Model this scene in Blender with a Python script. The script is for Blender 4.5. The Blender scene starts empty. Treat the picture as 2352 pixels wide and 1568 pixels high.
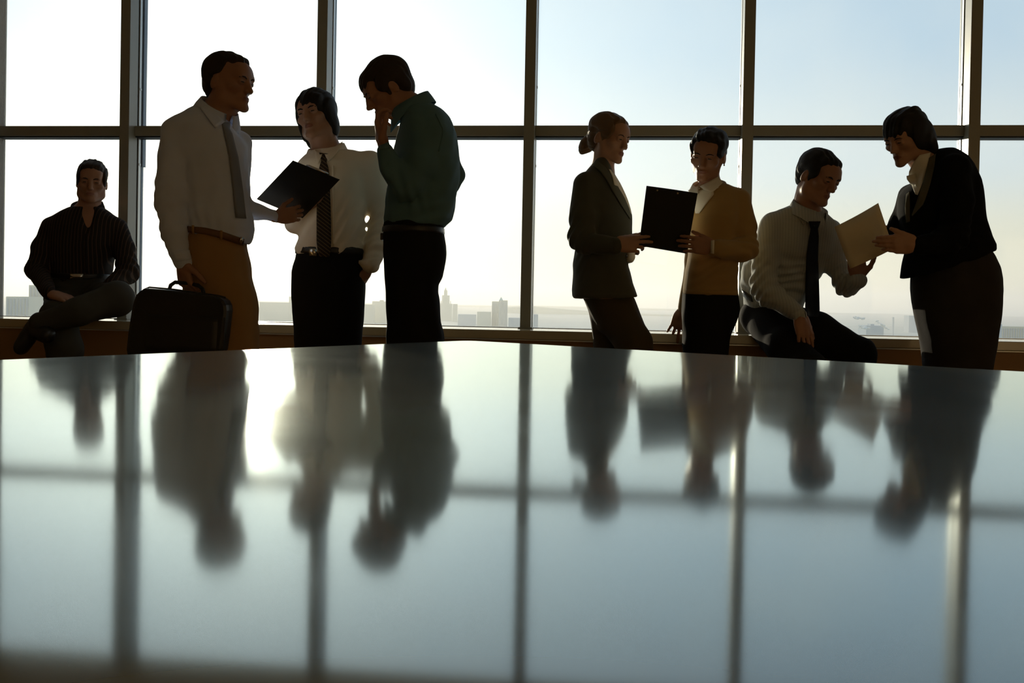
import bpy, bmesh, math, random
import numpy as np
from mathutils import Vector, Matrix
from mathutils.bvhtree import BVHTree

random.seed(7)
C = bpy.context.scene.collection
SC = bpy.context.scene
R_ = math.radians

# ------------------------------------------------------------------ camera
F_PX, CX, CY, SHY = 2200.0, 1176.0, 784.0, -69.0
ROLL, PITCH = 0.0193, 0.0125
EYE = Vector((0.0, 0.0, 0.8205))
cd = bpy.data.cameras.new('camera'); cam = bpy.data.objects.new('camera', cd); C.objects.link(cam)
cd.sensor_fit = 'HORIZONTAL'; cd.sensor_width = 36.0; cd.lens = F_PX / 2352 * 36.0
cd.shift_y = SHY / 2352.0; cd.clip_start = 0.02; cd.clip_end = 30000
_up0 = Vector((0, math.sin(PITCH), math.cos(PITCH))); _rt0 = Vector((1, 0, 0)); _fw = Vector((0, math.cos(PITCH), -math.sin(PITCH)))
_rt = _rt0 * math.cos(ROLL) + _up0 * math.sin(ROLL); _up = -_rt0 * math.sin(ROLL) + _up0 * math.cos(ROLL)
cam.matrix_world = Matrix(((_rt.x, _up.x, -_fw.x, EYE.x), (_rt.y, _up.y, -_fw.y, EYE.y), (_rt.z, _up.z, -_fw.z, EYE.z), (0, 0, 0, 1)))
SC.camera = cam

def ray(px, py):
    """direction (y = 1) from the eye towards a point of the photograph"""
    a, b = px - CX, py - (CY + SHY)
    c, s = math.cos(ROLL), math.sin(ROLL)
    u, v = c * a + s * b, -s * a + c * b
    zd = -v / F_PX
    d = Vector((u / F_PX, math.cos(PITCH) + zd * math.sin(PITCH), -math.sin(PITCH) + zd * math.cos(PITCH)))
    return d / d.y

def at(px, py, Y):
    return EYE + ray(px, py) * Y

def on_z(px, py, z):
    d = ray(px, py)
    return EYE + d * ((z - EYE.z) / d.z)

# ------------------------------------------------------------------ sky, sun, exposure
SUN_DIR = ray(577, 441).normalized()
w = bpy.data.worlds.new('sky'); SC.world = w; w.use_nodes = True
nt = w.node_tree; nt.nodes.clear()
def N(nt, t, **kw):
    n = nt.nodes.new(t)
    for k, v in kw.items(): setattr(n, k, v)
    return n
def mth(nt, op, a, b=None, clamp=False):
    n = N(nt, 'ShaderNodeMath', operation=op, use_clamp=clamp)
    for i, x in enumerate((a, b)):
        if x is None: continue
        if isinstance(x, (int, float)): n.inputs[i].default_value = x
        else: nt.links.new(x, n.inputs[i])
    return n.outputs[0]
tc = N(nt, 'ShaderNodeTexCoord'); L = nt.links.new
nrm = N(nt, 'ShaderNodeVectorMath', operation='NORMALIZE'); L(tc.outputs['Generated'], nrm.inputs[0])
sep = N(nt, 'ShaderNodeSeparateXYZ'); L(nrm.outputs[0], sep.inputs[0])
dot = N(nt, 'ShaderNodeVectorMath', operation='DOT_PRODUCT'); L(nrm.outputs[0], dot.inputs[0]); dot.inputs[1].default_value = SUN_DIR
ramp = N(nt, 'ShaderNodeValToRGB'); ramp.color_ramp.interpolation = 'EASE'
els = [(0.0, (.72, .70, .54)), (0.06, (.70, .70, .57)), (0.14, (.60, .70, .74)), (0.26, (.44, .60, .74)), (0.5, (.24, .38, .58)), (1.0, (.15, .27, .46))]
cr = ramp.color_ramp
for i, (p, c) in enumerate(els):
    e = cr.elements[i] if i < 2 else cr.elements.new(p)
    e.position = p; e.color = (*c, 1)
L(mth(nt, 'MAXIMUM', sep.outputs['Z'], 0.0), ramp.inputs[0])
sd = mth(nt, 'MAXIMUM', dot.outputs['Value'], 0.0)
def scaled(col, fac):
    n = N(nt, 'ShaderNodeVectorMath', operation='SCALE'); n.inputs[0].default_value = col; L(fac, n.inputs['Scale']); return n.outputs[0]
def addv(a, b):
    n = N(nt, 'ShaderNodeVectorMath', operation='ADD'); L(a, n.inputs[0]); L(b, n.inputs[1]); return n.outputs[0]
glow = addv(scaled((.58, .56, .46), mth(nt, 'POWER', sd, 9.0)), scaled((.9, .82, .62), mth(nt, 'POWER', sd, 60.0)))
glow = addv(glow, scaled((6.0, 5.4, 4.2), mth(nt, 'POWER', sd, 1500.0)))
disc = mth(nt, 'GREATER_THAN', dot.outputs['Value'], math.cos(0.0047))
glow = addv(glow, scaled((260, 245, 215), disc))
tot = addv(ramp.outputs['Color'], glow)
bg = N(nt, 'ShaderNodeBackground'); bg.inputs['Strength'].default_value = 1.07
L(tot, bg.inputs['Color']); wo = N(nt, 'ShaderNodeOutputWorld'); L(bg.outputs[0], wo.inputs[0])

sl = bpy.data.lights.new('sun', 'SUN'); sl.energy = 4.0; sl.angle = R_(0.53); sl.color = (1.0, .86, .62)
so = bpy.data.objects.new('sun', sl); C.objects.link(so); so.location = EYE + SUN_DIR * 60
so.rotation_euler = (-SUN_DIR).to_track_quat('-Z', 'Y').to_euler()
SC.view_settings.view_transform = 'Standard'; SC.view_settings.look = 'None'
SC.view_settings.gamma = 1.0; SC.view_settings.use_curve_mapping = False; SC.view_settings.exposure = 0.0
SC.cycles.use_denoising = True
SC.cycles.max_bounces = 12; SC.cycles.diffuse_bounces = 6; SC.cycles.transparent_max_bounces = 16
SC.cycles.sample_clamp_indirect = 6.0

# ------------------------------------------------------------------ materials
def mat(name, col, rough=.6, spec=.5, metal=0.0, bump=None, vary=0.0, sheen=0.0, vscale=8.0, trans=0.0):
    m = bpy.data.materials.new(name); m.use_nodes = True; t = m.node_tree; b = t.nodes['Principled BSDF']
    b.inputs['Base Color'].default_value = (*col, 1); b.inputs['Roughness'].default_value = rough
    b.inputs['Specular IOR Level'].default_value = spec; b.inputs['Metallic'].default_value = metal
    if sheen: b.inputs['Sheen Weight'].default_value = sheen; b.inputs['Sheen Roughness'].default_value = .4
    co = N(t, 'ShaderNodeTexCoord')
    if vary:
        n = N(t, 'ShaderNodeTexNoise'); n.inputs['Scale'].default_value = vscale; n.inputs['Detail'].default_value = 4
        t.links.new(co.outputs['Object'], n.inputs['Vector'])
        mx = N(t, 'ShaderNodeMix', data_type='RGBA'); mx.inputs[6].default_value = (*[c * (1 - vary) for c in col], 1); mx.inputs[7].default_value = (*[min(1, c * (1 + vary)) for c in col], 1)
        t.links.new(n.outputs['Fac'], mx.inputs[0]); t.links.new(mx.outputs[2], b.inputs['Base Color'])
    if bump:
        n = N(t, 'ShaderNodeTexNoise'); n.inputs['Scale'].default_value = bump[0]; n.inputs['Detail'].default_value = 3
        t.links.new(co.outputs['Object'], n.inputs['Vector'])
        bp = N(t, 'ShaderNodeBump'); bp.inputs['Strength'].default_value = bump[1]; bp.inputs['Distance'].default_value = bump[2]
        t.links.new(n.outputs['Fac'], bp.inputs['Height']); t.links.new(bp.outputs[0], b.inputs['Normal'])
    return m

def striped(name, col, line, period, frac, axis=(1, 0, 0), rough=.8):
    m = mat(name, col, rough, .2, bump=(500, .3, .001)); t = m.node_tree; b = t.nodes['Principled BSDF']
    co = N(t, 'ShaderNodeTexCoord'); d = N(t, 'ShaderNodeVectorMath', operation='DOT_PRODUCT')
    t.links.new(co.outputs['Object'], d.inputs[0]); d.inputs[1].default_value = axis
    f = mth(t, 'FRACT', mth(t, 'DIVIDE', d.outputs['Value'], period))
    g = mth(t, 'LESS_THAN', f, frac)
    mx = N(t, 'ShaderNodeMix', data_type='RGBA'); mx.inputs[6].default_value = (*col, 1); mx.inputs[7].default_value = (*line, 1)
    t.links.new(g, mx.inputs[0]); t.links.new(mx.outputs[2], b.inputs['Base Color'])
    return m

M = {}
M['alu'] = mat('frame_paint', (.26, .262, .22), .33, .8, bump=(60, .15, .001), vary=.06)
M['gasket'] = mat('rubber_gasket', (.02, .022, .025), .6)
M['bead'] = mat('glazing_bead_metal', (.62, .64, .64), .3, .6, metal=.6)
M['ledge'] = mat('sill_laminate', (.46, .42, .30), .12, .9, vary=.05)
M['wood'] = mat('parapet_wood', (.30, .17, .07), .5, .4, bump=(30, .2, .001), vary=.12)
M['wall'] = mat('warm_plaster', (.76, .61, .39), .9, .2, bump=(40, .2, .002))
M['pillar'] = mat('pillar_plaster', (.45, .45, .44), .85, .2, bump=(60, .8, .006), vary=.1)
M['ceil'] = mat('ceiling_plaster', (.74, .64, .46), .9, .2)
M['floor'] = mat('floor_parquet', (.46, .29, .13), .35, .5, vary=.15, vscale=3)
M['skin'] = mat('skin', (.36, .19, .12), .5, .4, bump=(300, .1, .0005), vary=.05)
M['skin_pale'] = mat('skin_pale', (.42, .245, .165), .5, .4, bump=(300, .1, .0005), vary=.05)
M['lip'] = mat('lip', (.28, .12, .085), .4, .5)
M['eye'] = mat('eye', (.05, .04, .035), .2, .5)
M['brow'] = mat('eyebrow_hair', (.025, .017, .012), .8)
M['hair_black'] = mat('hair_black', (.010, .008, .007), .6, .3, bump=(160, .5, .002))
M['hair_brown'] = mat('hair_dark_brown', (.030, .019, .012), .6, .3, bump=(160, .5, .002))
M['hair_blond'] = mat('hair_dark_blond', (.15, .09, .04), .55, .4, bump=(160, .5, .002), vary=.2)
M['buckle'] = mat('buckle_metal', (.75, .74, .70), .25, .6, metal=1)
M['leather'] = mat('black_leather', (.012, .011, .010), .4, .5, bump=(200, .3, .001))
M['brown_leather'] = mat('brown_leather', (.16, .08, .035), .45, .5)
M['button'] = mat('button', (.10, .09, .08), .3, .5)

# ------------------------------------------------------------------ mesh helpers
def link(name, me, m=None, parent=None, smooth=True):
    o = bpy.data.objects.new(name, me); C.objects.link(o)
    if m is not None:
        for mm in (m if isinstance(m, (list, tuple)) else [m]): me.materials.append(mm)
    if smooth: me.polygons.foreach_set('use_smooth', [True] * len(me.polygons))
    if parent is not None:
        o.parent = parent; o.matrix_parent_inverse = Matrix.Translation(-parent.location)
    return o

def tag(o, label=None, cat=None, group=None, kind=None):
    if label: o['label'] = label
    if cat: o['category'] = cat
    if group: o['group'] = group
    if kind: o['kind'] = kind
    return o

def mesh(name, V, Fc):
    me = bpy.data.meshes.new(name); me.from_pydata([tuple(v) for v in V], [], [tuple(f) for f in Fc]); me.update(); return me

def rebase(o, loc):
    """move the object's origin to loc without moving its mesh"""
    loc = Vector(loc); o.data.transform(Matrix.Translation(-loc)); o.location = loc
    return o

def empty(name, loc):
    o = bpy.data.objects.new(name, None); C.objects.link(o); o.location = loc; o.empty_display_size = .1; return o

def box_bm(bm, lo, hi, bevel=0.0, mtx=None):
    r = bmesh.ops.create_cube(bm, size=1.0); vs = r['verts']
    c = [(a + b) / 2 for a, b in zip(lo, hi)]; s = [abs(b - a) for a, b in zip(lo, hi)]
    for v in vs: v.co = Vector((v.co.x * s[0] + c[0], v.co.y * s[1] + c[1], v.co.z * s[2] + c[2]))
    if bevel:
        es = list({e for v in vs for e in v.link_edges})
        rb = bmesh.ops.bevel(bm, geom=es, offset=bevel, segments=2, affect='EDGES', profile=.5)
        vs = list({v for v in rb['verts']} | {v for v in vs if v.is_valid})
    if mtx is not None:
        for v in vs: v.co = mtx @ v.co

def bm_obj(name, bm, m, parent=None, smooth=False):
    me = bpy.data.meshes.new(name); bm.to_mesh(me); bm.free(); return link(name, me, m, parent, smooth)

def tube(name, pts, r, m, parent=None, seg=8, flat=1.0, flatdir=None):
    """a tube along pts; r a number or one per point"""
    pts = [Vector(p) for p in pts]; n = len(pts); rs = r if isinstance(r, (list, tuple)) else [r] * n
    V, Fc = [], []; prev = None
    for i, p in enumerate(pts):
        t = (pts[min(i + 1, n - 1)] - pts[max(i - 1, 0)]).normalized()
        a = prev if prev is not None else (Vector((0, 0, 1)) if abs(t.z) < .9 else Vector((1, 0, 0)))
        x = (a - t * a.dot(t)).normalized(); y = t.cross(x); prev = x
        for k in range(seg):
            q = 2 * math.pi * k / seg; o = x * math.cos(q) * rs[i] + y * math.sin(q) * rs[i]
            if flatdir is not None: o = o - Vector(flatdir) * o.dot(Vector(flatdir)) * (1 - flat)
            V.append(p + o)
    for i in range(n - 1):
        for k in range(seg): Fc.append((i * seg + k, i * seg + (k + 1) % seg, (i + 1) * seg + (k + 1) % seg, (i + 1) * seg + k))
    Fc.append(tuple(range(seg))[::-1]); Fc.append(tuple((n - 1) * seg + k for k in range(seg)))
    return link(name, mesh(name, V, Fc), m, parent)

def sheet(name, grid, th, m, parent=None, back=None, smooth=True):
    """closed slab from a grid of points (rows of equal length), th thick along `back`"""
    nr, nc = len(grid), len(grid[0]); V = [Vector(p) for row in grid for p in row]
    bk = Vector(back) if back is not None else Vector((0, 1, 0))
    n = len(V); V += [v + bk * th for v in V]; Fc = []
    for i in range(nr - 1):
        for j in range(nc - 1):
            a, b, c, d = i * nc + j, i * nc + j + 1, (i + 1) * nc + j + 1, (i + 1) * nc + j
            Fc.append((a, d, c, b)); Fc.append((a + n, b + n, c + n, d + n))
    bd = [j for j in range(nc)] + [i * nc + nc - 1 for i in range(1, nr)] + [(nr - 1) * nc + j for j in range(nc - 2, -1, -1)] + [i * nc for i in range(nr - 2, 0, -1)]
    for k in range(len(bd)):
        a, b = bd[k], bd[(k + 1) % len(bd)]; Fc.append((a, b, b + n, a + n))
    me = mesh(name, V, Fc); bm = bmesh.new(); bm.from_mesh(me); bmesh.ops.recalc_face_normals(bm, faces=bm.faces); bm.to_mesh(me); bm.free()
    return link(name, me, m, parent, smooth)

# ------------------------------------------------------------------ signed distance bodies and surface nets
def f32(v): return np.asarray(v, np.float32)

def p_cap(a, b, ra, rb, flat=None):
    """tapered capsule; flat = (axis, factor) squashes the section along a world axis"""
    a, b = f32(a), f32(b); ab = b - a; l2 = float(ab @ ab) + 1e-12; rm = max(ra, rb) * 1.05
    lo, hi = np.minimum(a, b) - rm, np.maximum(a, b) + rm
    def fn(X, Y, Z):
        x, y, z = X - a[0], Y - a[1], Z - a[2]
        t = np.clip((x * ab[0] + y * ab[1] + z * ab[2]) / l2, 0, 1)
        x, y, z = x - t * ab[0], y - t * ab[1], z - t * ab[2]
        if flat is not None:
            if flat[0] == 0: x = x / flat[1]
            elif flat[0] == 1: y = y / flat[1]
            else: z = z / flat[1]
        return np.sqrt(x * x + y * y + z * z) - (ra + (rb - ra) * t)
    return lo, hi, fn

def p_ell(c, r, R=None):
    c, r = f32(c), f32(r); R = np.eye(3, dtype=np.float32) if R is None else f32(R)   # columns = local axes
    ext = np.sqrt(((R * r[None, :]) ** 2).sum(1)); lo, hi = c - ext, c + ext; rm = float(r.min())
    def fn(X, Y, Z):
        x, y, z = X - c[0], Y - c[1], Z - c[2]
        q = 0; g = 0
        for k in range(3):
            l = (x * R[0, k] + y * R[1, k] + z * R[2, k]) / r[k]; q = q + l * l; g = g + (l / r[k]) ** 2
        q = np.sqrt(q); return q * (q - 1) / np.sqrt(g + 1e-9)
    return lo, hi, fn

def p_slices(st, n=2.3, rnd=.012):
    """horizontal sections: rows (z, cx, cy, a, b) from top to bottom"""
    st = sorted(st); A = f32(st); z0, z1 = A[0, 0], A[-1, 0]
    lo = np.array([(A[:, 1] - A[:, 3]).min(), (A[:, 2] - A[:, 4]).min(), z0]) ; hi = np.array([(A[:, 1] + A[:, 3]).max(), (A[:, 2] + A[:, 4]).max(), z1])
    def fn(X, Y, Z):
        zz = Z.reshape(-1); I = [np.interp(zz, A[:, 0], A[:, k]).reshape(Z.shape).astype(np.float32) for k in (1, 2, 3, 4)]
        x, y = np.abs(X - I[0]), np.abs(Y - I[1]); a, b = I[2], I[3]
        q = ((x / a) ** n + (y / b) ** n) ** (1.0 / n)
        l = np.sqrt(x * x + y * y)
        d = (q - 1) / np.maximum(q, .3) * np.maximum(l, np.minimum(a, b) * .3)
        e = np.maximum(z0 - Z, Z - z1) + rnd; d = d + rnd
        return np.minimum(np.maximum(d, e), 0) + np.sqrt(np.maximum(d, 0) ** 2 + np.maximum(e, 0) ** 2) - rnd
    return lo, hi, fn

def p_plane(p, nrm):
    """half space on the side the normal points away from is inside"""
    p, nn = f32(p), f32(Vector(nrm).normalized())
    def fn(X, Y, Z): return (X - p[0]) * nn[0] + (Y - p[1]) * nn[1] + (Z - p[2]) * nn[2]
    return None, None, fn

class Blob:
    def __init__(s): s.ops = []
    def u(s, prim, k=.01): s.ops.append(('u', k, prim)); return s
    def sub(s, prim, k=.004): s.ops.append(('s', k, prim)); return s
    def cut(s, prim, k=.004): s.ops.append(('c', k, prim)); return s          # remove the half space the normal points into
    def noise(s, fn): s.ops.append(('n', 0, (None, None, fn))); return s
    def build(s, h, fine=()):
        los = np.array([o[2][0] for o in s.ops if o[0] == 'u']); his = np.array([o[2][1] for o in s.ops if o[0] == 'u'])
        lo, hi = los.min(0) - .03, his.max(0) + .03
        ax = []
        for k in range(3):
            cuts = sorted((max(lo[k], b[0][k]), min(hi[k], b[1][k])) for b in fine); mg = []
            for a, b in cuts:
                if b <= a: continue
                if mg and a <= mg[-1][1]: mg[-1][1] = max(mg[-1][1], b)
                else: mg.append([a, b])
            c, out = lo[k], []
            hf = fine[0][2] if fine else h
            for a, b in mg:
                if a > c: out.append(np.linspace(c, a, max(2, int((a - c) / h) + 1))[:-1])
                out.append(np.linspace(a, b, max(2, int((b - a) / hf) + 1))[:-1]); c = b
            out.append(np.linspace(c, hi[k], max(2, int((hi[k] - c) / h) + 2)) if hi[k] > c else np.array([hi[k]]))
            ax.append(np.concatenate(out).astype(np.float32))
        n = [len(a) for a in ax]; Fd = np.full(n, .5, np.float32)
        for op, k, (plo, phi, fn) in s.ops:
            if plo is None: sl = [slice(0, m) for m in n]
            else:
                mg = k + max(h * 1.6, .012)
                sl = [slice(max(0, np.searchsorted(ax[i], plo[i] - mg) - 1), min(n[i], np.searchsorted(ax[i], phi[i] + mg) + 1)) for i in range(3)]
            G = (ax[0][sl[0]][:, None, None], ax[1][sl[1]][None, :, None], ax[2][sl[2]][None, None, :])
            sl = tuple(sl); a = Fd[sl]; b = fn(*G)
            if op == 'n':
                Fd[sl] = np.where(np.abs(a) < .05, a + b, a); continue
            if op == 'u':
                hh = np.clip(.5 + .5 * (b - a) / k, 0, 1); Fd[sl] = b * (1 - hh) + a * hh - k * hh * (1 - hh)
            else:
                b2 = -b if op == 's' else b
                hh = np.clip(.5 - .5 * (b2 - a) / k, 0, 1); Fd[sl] = b2 * (1 - hh) + a * hh + k * hh * (1 - hh)
        return nets(Fd, ax)

def nets(Fd, ax):
    S = Fd < 0
    nx, ny, nz = Fd.shape
    cnt = np.zeros((nx - 1, ny - 1, nz - 1), np.int8)
    for i in (0, 1):
        for j in (0, 1):
            for k in (0, 1): cnt += S[i:nx - 1 + i, j:ny - 1 + j, k:nz - 1 + k]
    act = np.argwhere((cnt > 0) & (cnt < 8))
    idx = np.full(cnt.shape, -1, np.int32); idx[tuple(act.T)] = np.arange(len(act))
    P = np.zeros((len(act), 3), np.float32); W = np.zeros(len(act), np.float32)
    for axis in range(3):
        o1, o2 = [a for a in range(3) if a != axis]
        for p in (0, 1):
            for q in (0, 1):
                c0 = act.copy(); c0[:, o1] += p; c0[:, o2] += q; c1 = c0.copy(); c1[:, axis] += 1
                f0, f1 = Fd[tuple(c0.T)], Fd[tuple(c1.T)]; m = (f0 < 0) != (f1 < 0)
                t = np.where(m, f0 / np.where(m, f0 - f1, 1), 0)
                for k in range(3):
                    v0 = ax[k][c0[:, k]]; v1 = ax[k][c1[:, k]]; P[:, k] += m * (v0 + t * (v1 - v0))
                W += m
    P /= W[:, None]
    Q = []
    for axis in range(3):
        o1, o2 = (axis + 1) % 3, (axis + 2) % 3
        s0 = [slice(None)] * 3; s1 = [slice(None)] * 3; s0[axis] = slice(0, -1); s1[axis] = slice(1, None)
        d = S[tuple(s0)] != S[tuple(s1)]; e = np.argwhere(d)
        ok = (e[:, o1] > 0) & (e[:, o2] > 0) & (e[:, o1] < Fd.shape[o1] - 1) & (e[:, o2] < Fd.shape[o2] - 1); e = e[ok]
        ins = S[tuple(e.T)]
        def cell(a, b):
            c = e.copy(); c[:, o1] -= a; c[:, o2] -= b; return idx[tuple(c.T)]
        q = np.stack([cell(1, 1), cell(0, 1), cell(0, 0), cell(1, 0)], 1); q[~ins] = q[~ins][:, ::-1]; Q.append(q)
    Q = np.concatenate(Q)
    return P, Q

def np_mesh(name, P, Q):
    me = bpy.data.meshes.new(name); me.vertices.add(len(P)); me.vertices.foreach_set('co', P.astype(np.float32).ravel())
    me.loops.add(Q.size); me.loops.foreach_set('vertex_index', Q.astype(np.int32).ravel())
    me.polygons.add(len(Q)); me.polygons.foreach_set('loop_start', np.arange(0, Q.size, 4, dtype=np.int32))
    me.update(calc_edges=True); me.validate(); return me

def folds(amp, seed, freq=(35, 95), n=7, aniso=(1, 1, .6), box=None, k2=None):
    rg = np.random.RandomState(seed); D = rg.normal(size=(n, 3)) * np.array(aniso); D /= np.linalg.norm(D, axis=1)[:, None]
    fr = rg.uniform(freq[0], freq[1], n); ph = rg.uniform(0, 6.28, n)
    def fn(X, Y, Z):
        r = 0
        for i in range(n):
            a = (X * D[i, 0] + Y * D[i, 1] + Z * D[i, 2]) * fr[i] + ph[i]
            b = np.sin((X * D[i, 1] + Y * D[i, 2] - Z * D[i, 0]) * fr[i] * .35 + ph[i] * 1.7)
            r = r + np.sin(a + 1.3 * b) * (.6 + .4 * b)
        return (amp / n * 1.6 * r).astype(np.float32)
    return fn

def strands(amp, axis_fn, seed, f=260):
    rg = np.random.RandomState(seed); ph = rg.uniform(0, 6.28, 3)
    def fn(X, Y, Z):
        a = axis_fn(X, Y, Z)
        return (amp * (np.sin(a * f + ph[0]) * .5 + np.sin(a * f * .53 + ph[1] + 2 * np.sin(a * 40)) * .8)).astype(np.float32)
    return fn

# ------------------------------------------------------------------ heads and hands
class Head:
    def __init__(s, pos, yaw, pitch=0, roll=0, scale=1.0, female=False):
        y, p, r = R_(yaw), R_(pitch), R_(roll)
        fw = Vector((math.sin(y), -math.cos(y), 0)); up = Vector((0, 0, 1)); rt = fw.cross(up)
        f2 = fw * math.cos(p) - up * math.sin(p); u2 = up * math.cos(p) + fw * math.sin(p)
        # roll: positive leans the crown towards the viewer's right
        ax = f2; q = Matrix.Rotation(r, 3, Vector((0, 1, 0)))
        s.f, s.u, s.r = q @ f2, q @ u2, q @ rt
        s.s = scale * (.955 if female else 1.0); s.female = female
        s.R = np.array([[s.r.x, s.f.x, s.u.x], [s.r.y, s.f.y, s.u.y], [s.r.z, s.f.z, s.u.z]], np.float32)
        s.o = Vector(pos) - (s.u * .115) * s.s
    def p(s, x, y, z): return s.o + (s.r * x + s.f * y + s.u * z) * s.s
    def cap(s, a, b, ra, rb): return p_cap(s.p(*a), s.p(*b), ra * s.s, rb * s.s)
    def ell(s, c, r, rot=None):
        R = s.R if rot is None else s.R @ np.array(rot, np.float32)
        return p_ell(s.p(*c), [q * s.s for q in r], R)
    def plane(s, p, n):
        return p_plane(s.p(*p), s.r * n[0] + s.f * n[1] + s.u * n[2])
    def add(s, B):
        fm = s.female; jw = .040 if fm else .049; q = .82 if fm else 1.0
        B.u(s.ell((0, -.014, .148), (.073, .093, .078)), .01)
        B.u(s.ell((0, .020, .096), (.060, .063, .080)), .02)
        for x in (-1, 1):
            B.u(s.cap((x * jw, .012, .044), (x * .015 * q, .073, .017), .019 * q, .015 * q), .02)
            B.u(s.cap((x * .054, .006, .085), (x * jw, .012, .044), .017, .018 * q), .02)
            B.u(s.ell((x * .044, .058, .092), (.019, .018, .014)), .020)
        B.u(s.ell((0, .080, .0185 if fm else .017), (.017 * q, .0125 if fm else .0145, .0135 if fm else .016)), .014)
        B.u(s.ell((0, .066, .048), (.029, .0235, .026)), .014)
        B.u(s.cap((-.034, .077, .132), (.034, .077, .132), .011 if fm else .0135, .011 if fm else .0135), .018)
        B.u(s.ell((0, .060, .155), (.052, .029, .034)), .02)
        for x in (-1, 1):
            B.sub(s.ell((x * .030, .101, .1145), (.0175, .0150, .0115)), .012)
            B.u(s.ell((x * .031, .0775, .1135), (.0130, .0115, .0105)), .004)
            B.u(s.cap((x * .019, .0880, .1170), (x * .043, .0815, .1160), .0030, .0025), .005)     # upper lid
            B.u(s.cap((x * .021, .0860, .1075), (x * .042, .0810, .1080), .0025, .0020), .006)     # lower lid
        B.u(s.cap((0, .0845, .124), (0, .1035 if fm else .1050, .0845), .0088 * q, .0086 * q), .012)
        B.u(s.ell((0, .1055 if fm else .1070, .0800), (.0090 * q, .0095 * q, .0080 * q)), .007)
        B.u(s.ell((0, .0870, .0930), (.0100, .0150, .0230)), .010)
        for x in (-1, 1): B.u(s.ell((x * .0108, .0960, .0765), (.0062, .0090, .0062)), .007)
        B.u(s.cap((-.018, .0820, .0515), (.018, .0820, .0515), .0045, .0045), .006)
        B.u(s.ell((0, .0885, .0540), (.0150, .0058, .0045)), .006)
        B.u(s.ell((0, .0868, .0448), (.0160, .0066, .0052)), .006)
        B.sub(s.cap((-.021, .0935, .0492), (.021, .0935, .0492), .0020, .0020), .003)
        for x in (-1, 1):
            a = .35
            rot = [[1, 0, 0], [0, math.cos(a), math.sin(a)], [0, -math.sin(a), math.cos(a)]]
            B.u(s.ell((x * .0745, -.010, .103), (.0075, .0175, .030), rot), .006)
            B.sub(s.ell((x * .083, -.006, .107), (.0050, .0095, .017), rot), .004)
            B.sub(s.ell((x * .081, .000, .092), (.0040, .006, .008), rot), .004)
        return B
    def neck(s, B, base, r0=.060, r1=.053, off=(0, -.020, .048)):
        B.u(p_cap(base, s.p(*off), r0, r1 * s.s * (.9 if s.female else 1)), .025)
    def parts(s, root, brow_mat=None, open_=.5):
        for x in (-1, 1):
            P = [s.p(x * q, y, z) for q, y, z in ((.013, .0925, .1275), (.025, .0925, .1325), (.037, .0880, .1325), (.0465, .0825, .1280))]
            tube('eyebrow', P, [v * (.7 if s.female else 1) for v in (.0022, .0034, .0030, .0014)], brow_mat or M['brow'], root, 6)
            me = bpy.data.meshes.new('eye'); bm = bmesh.new()
            bmesh.ops.create_uvsphere(bm, u_segments=14, v_segments=8, radius=1.0); bm.to_mesh(me); bm.free()
            o = link('eye', me, M['eye'], root)
            q = Matrix(((s.r.x, s.f.x, s.u.x), (s.r.y, s.f.y, s.u.y), (s.r.z, s.f.z, s.u.z))) @ Matrix.Rotation(-x * .28, 3, 'Z')
            me.transform(Matrix.Translation(s.p(x * .0312, .0862, .1122)) @ q.to_4x4() @ Matrix.Diagonal((.0108 * s.s, .0042 * s.s, .0036 * s.s, 1)))

def hand(B, W, D, Nn, side, curl=(25, 30, 20), spread=4, sz=1.0, thumb=(.65, .65, .25), tcurl=25, per=None, k=.004):
    """W wrist, D along the fingers, Nn out of the palm, side +1/-1: where the thumb is (side * D x N)"""
    s = sz; W, D, Nn = Vector(W), Vector(D).normalized(), Vector(Nn); Nn = (Nn - D * Nn.dot(D)).normalized(); T = D.cross(Nn) * side
    Rm = np.array([[T[i], D[i], Nn[i]] for i in range(3)], np.float32)
    B.u(p_ell(W + D * .050 * s, (.040 * s, .054 * s, .0165 * s), Rm), .012)
    B.u(p_cap(W - D * .010 * s, W + D * .03 * s, .020 * s, .023 * s), .015)
    spec = [(.030, .090, .072, .0092), (.010, .095, .080, .0094), (-.0105, .090, .074, .0090), (-.030, .080, .058, .0080)]
    for i, (t, dd, ln, r) in enumerate(spec):
        kn = W + D * dd * s + T * t * s + Nn * .001 * s
        B.u(p_cap(W + D * .03 * s + T * t * .6 * s, kn, .012 * s, .0108 * s), .008)
        sp = R_(spread * (1.5 - i)); d0 = (D * math.cos(sp) + T * math.sin(sp)).normalized(); ang = 0; a = kn
        cu = per[i] if per else curl
        for j, fr in enumerate((.44, .31, .25)):
            ang += R_(cu[j]); dj = d0 * math.cos(ang) + Nn * math.sin(ang); b = a + dj * ln * fr * s
            B.u(p_cap(a, b, r * (1 - .09 * j) * s, r * (1 - .09 * (j + 1)) * s), k); a = b
    tb = W + D * .022 * s + T * .026 * s; td = (D * thumb[0] + T * thumb[1] + Nn * thumb[2]).normalized(); c = tb + td * .042 * s
    B.u(p_cap(tb, c, .0150 * s, .0115 * s), .010)
    q = (td * math.cos(R_(tcurl)) + (D * .8 + Nn * .5 - T * .4).normalized() * math.sin(R_(tcurl))).normalized(); e = c + q * .030 * s
    B.u(p_cap(c, e, .0108 * s, .0098 * s), .005); B.u(p_cap(e, e + q * .022 * s, .0098 * s, .0078 * s), .005)
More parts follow.
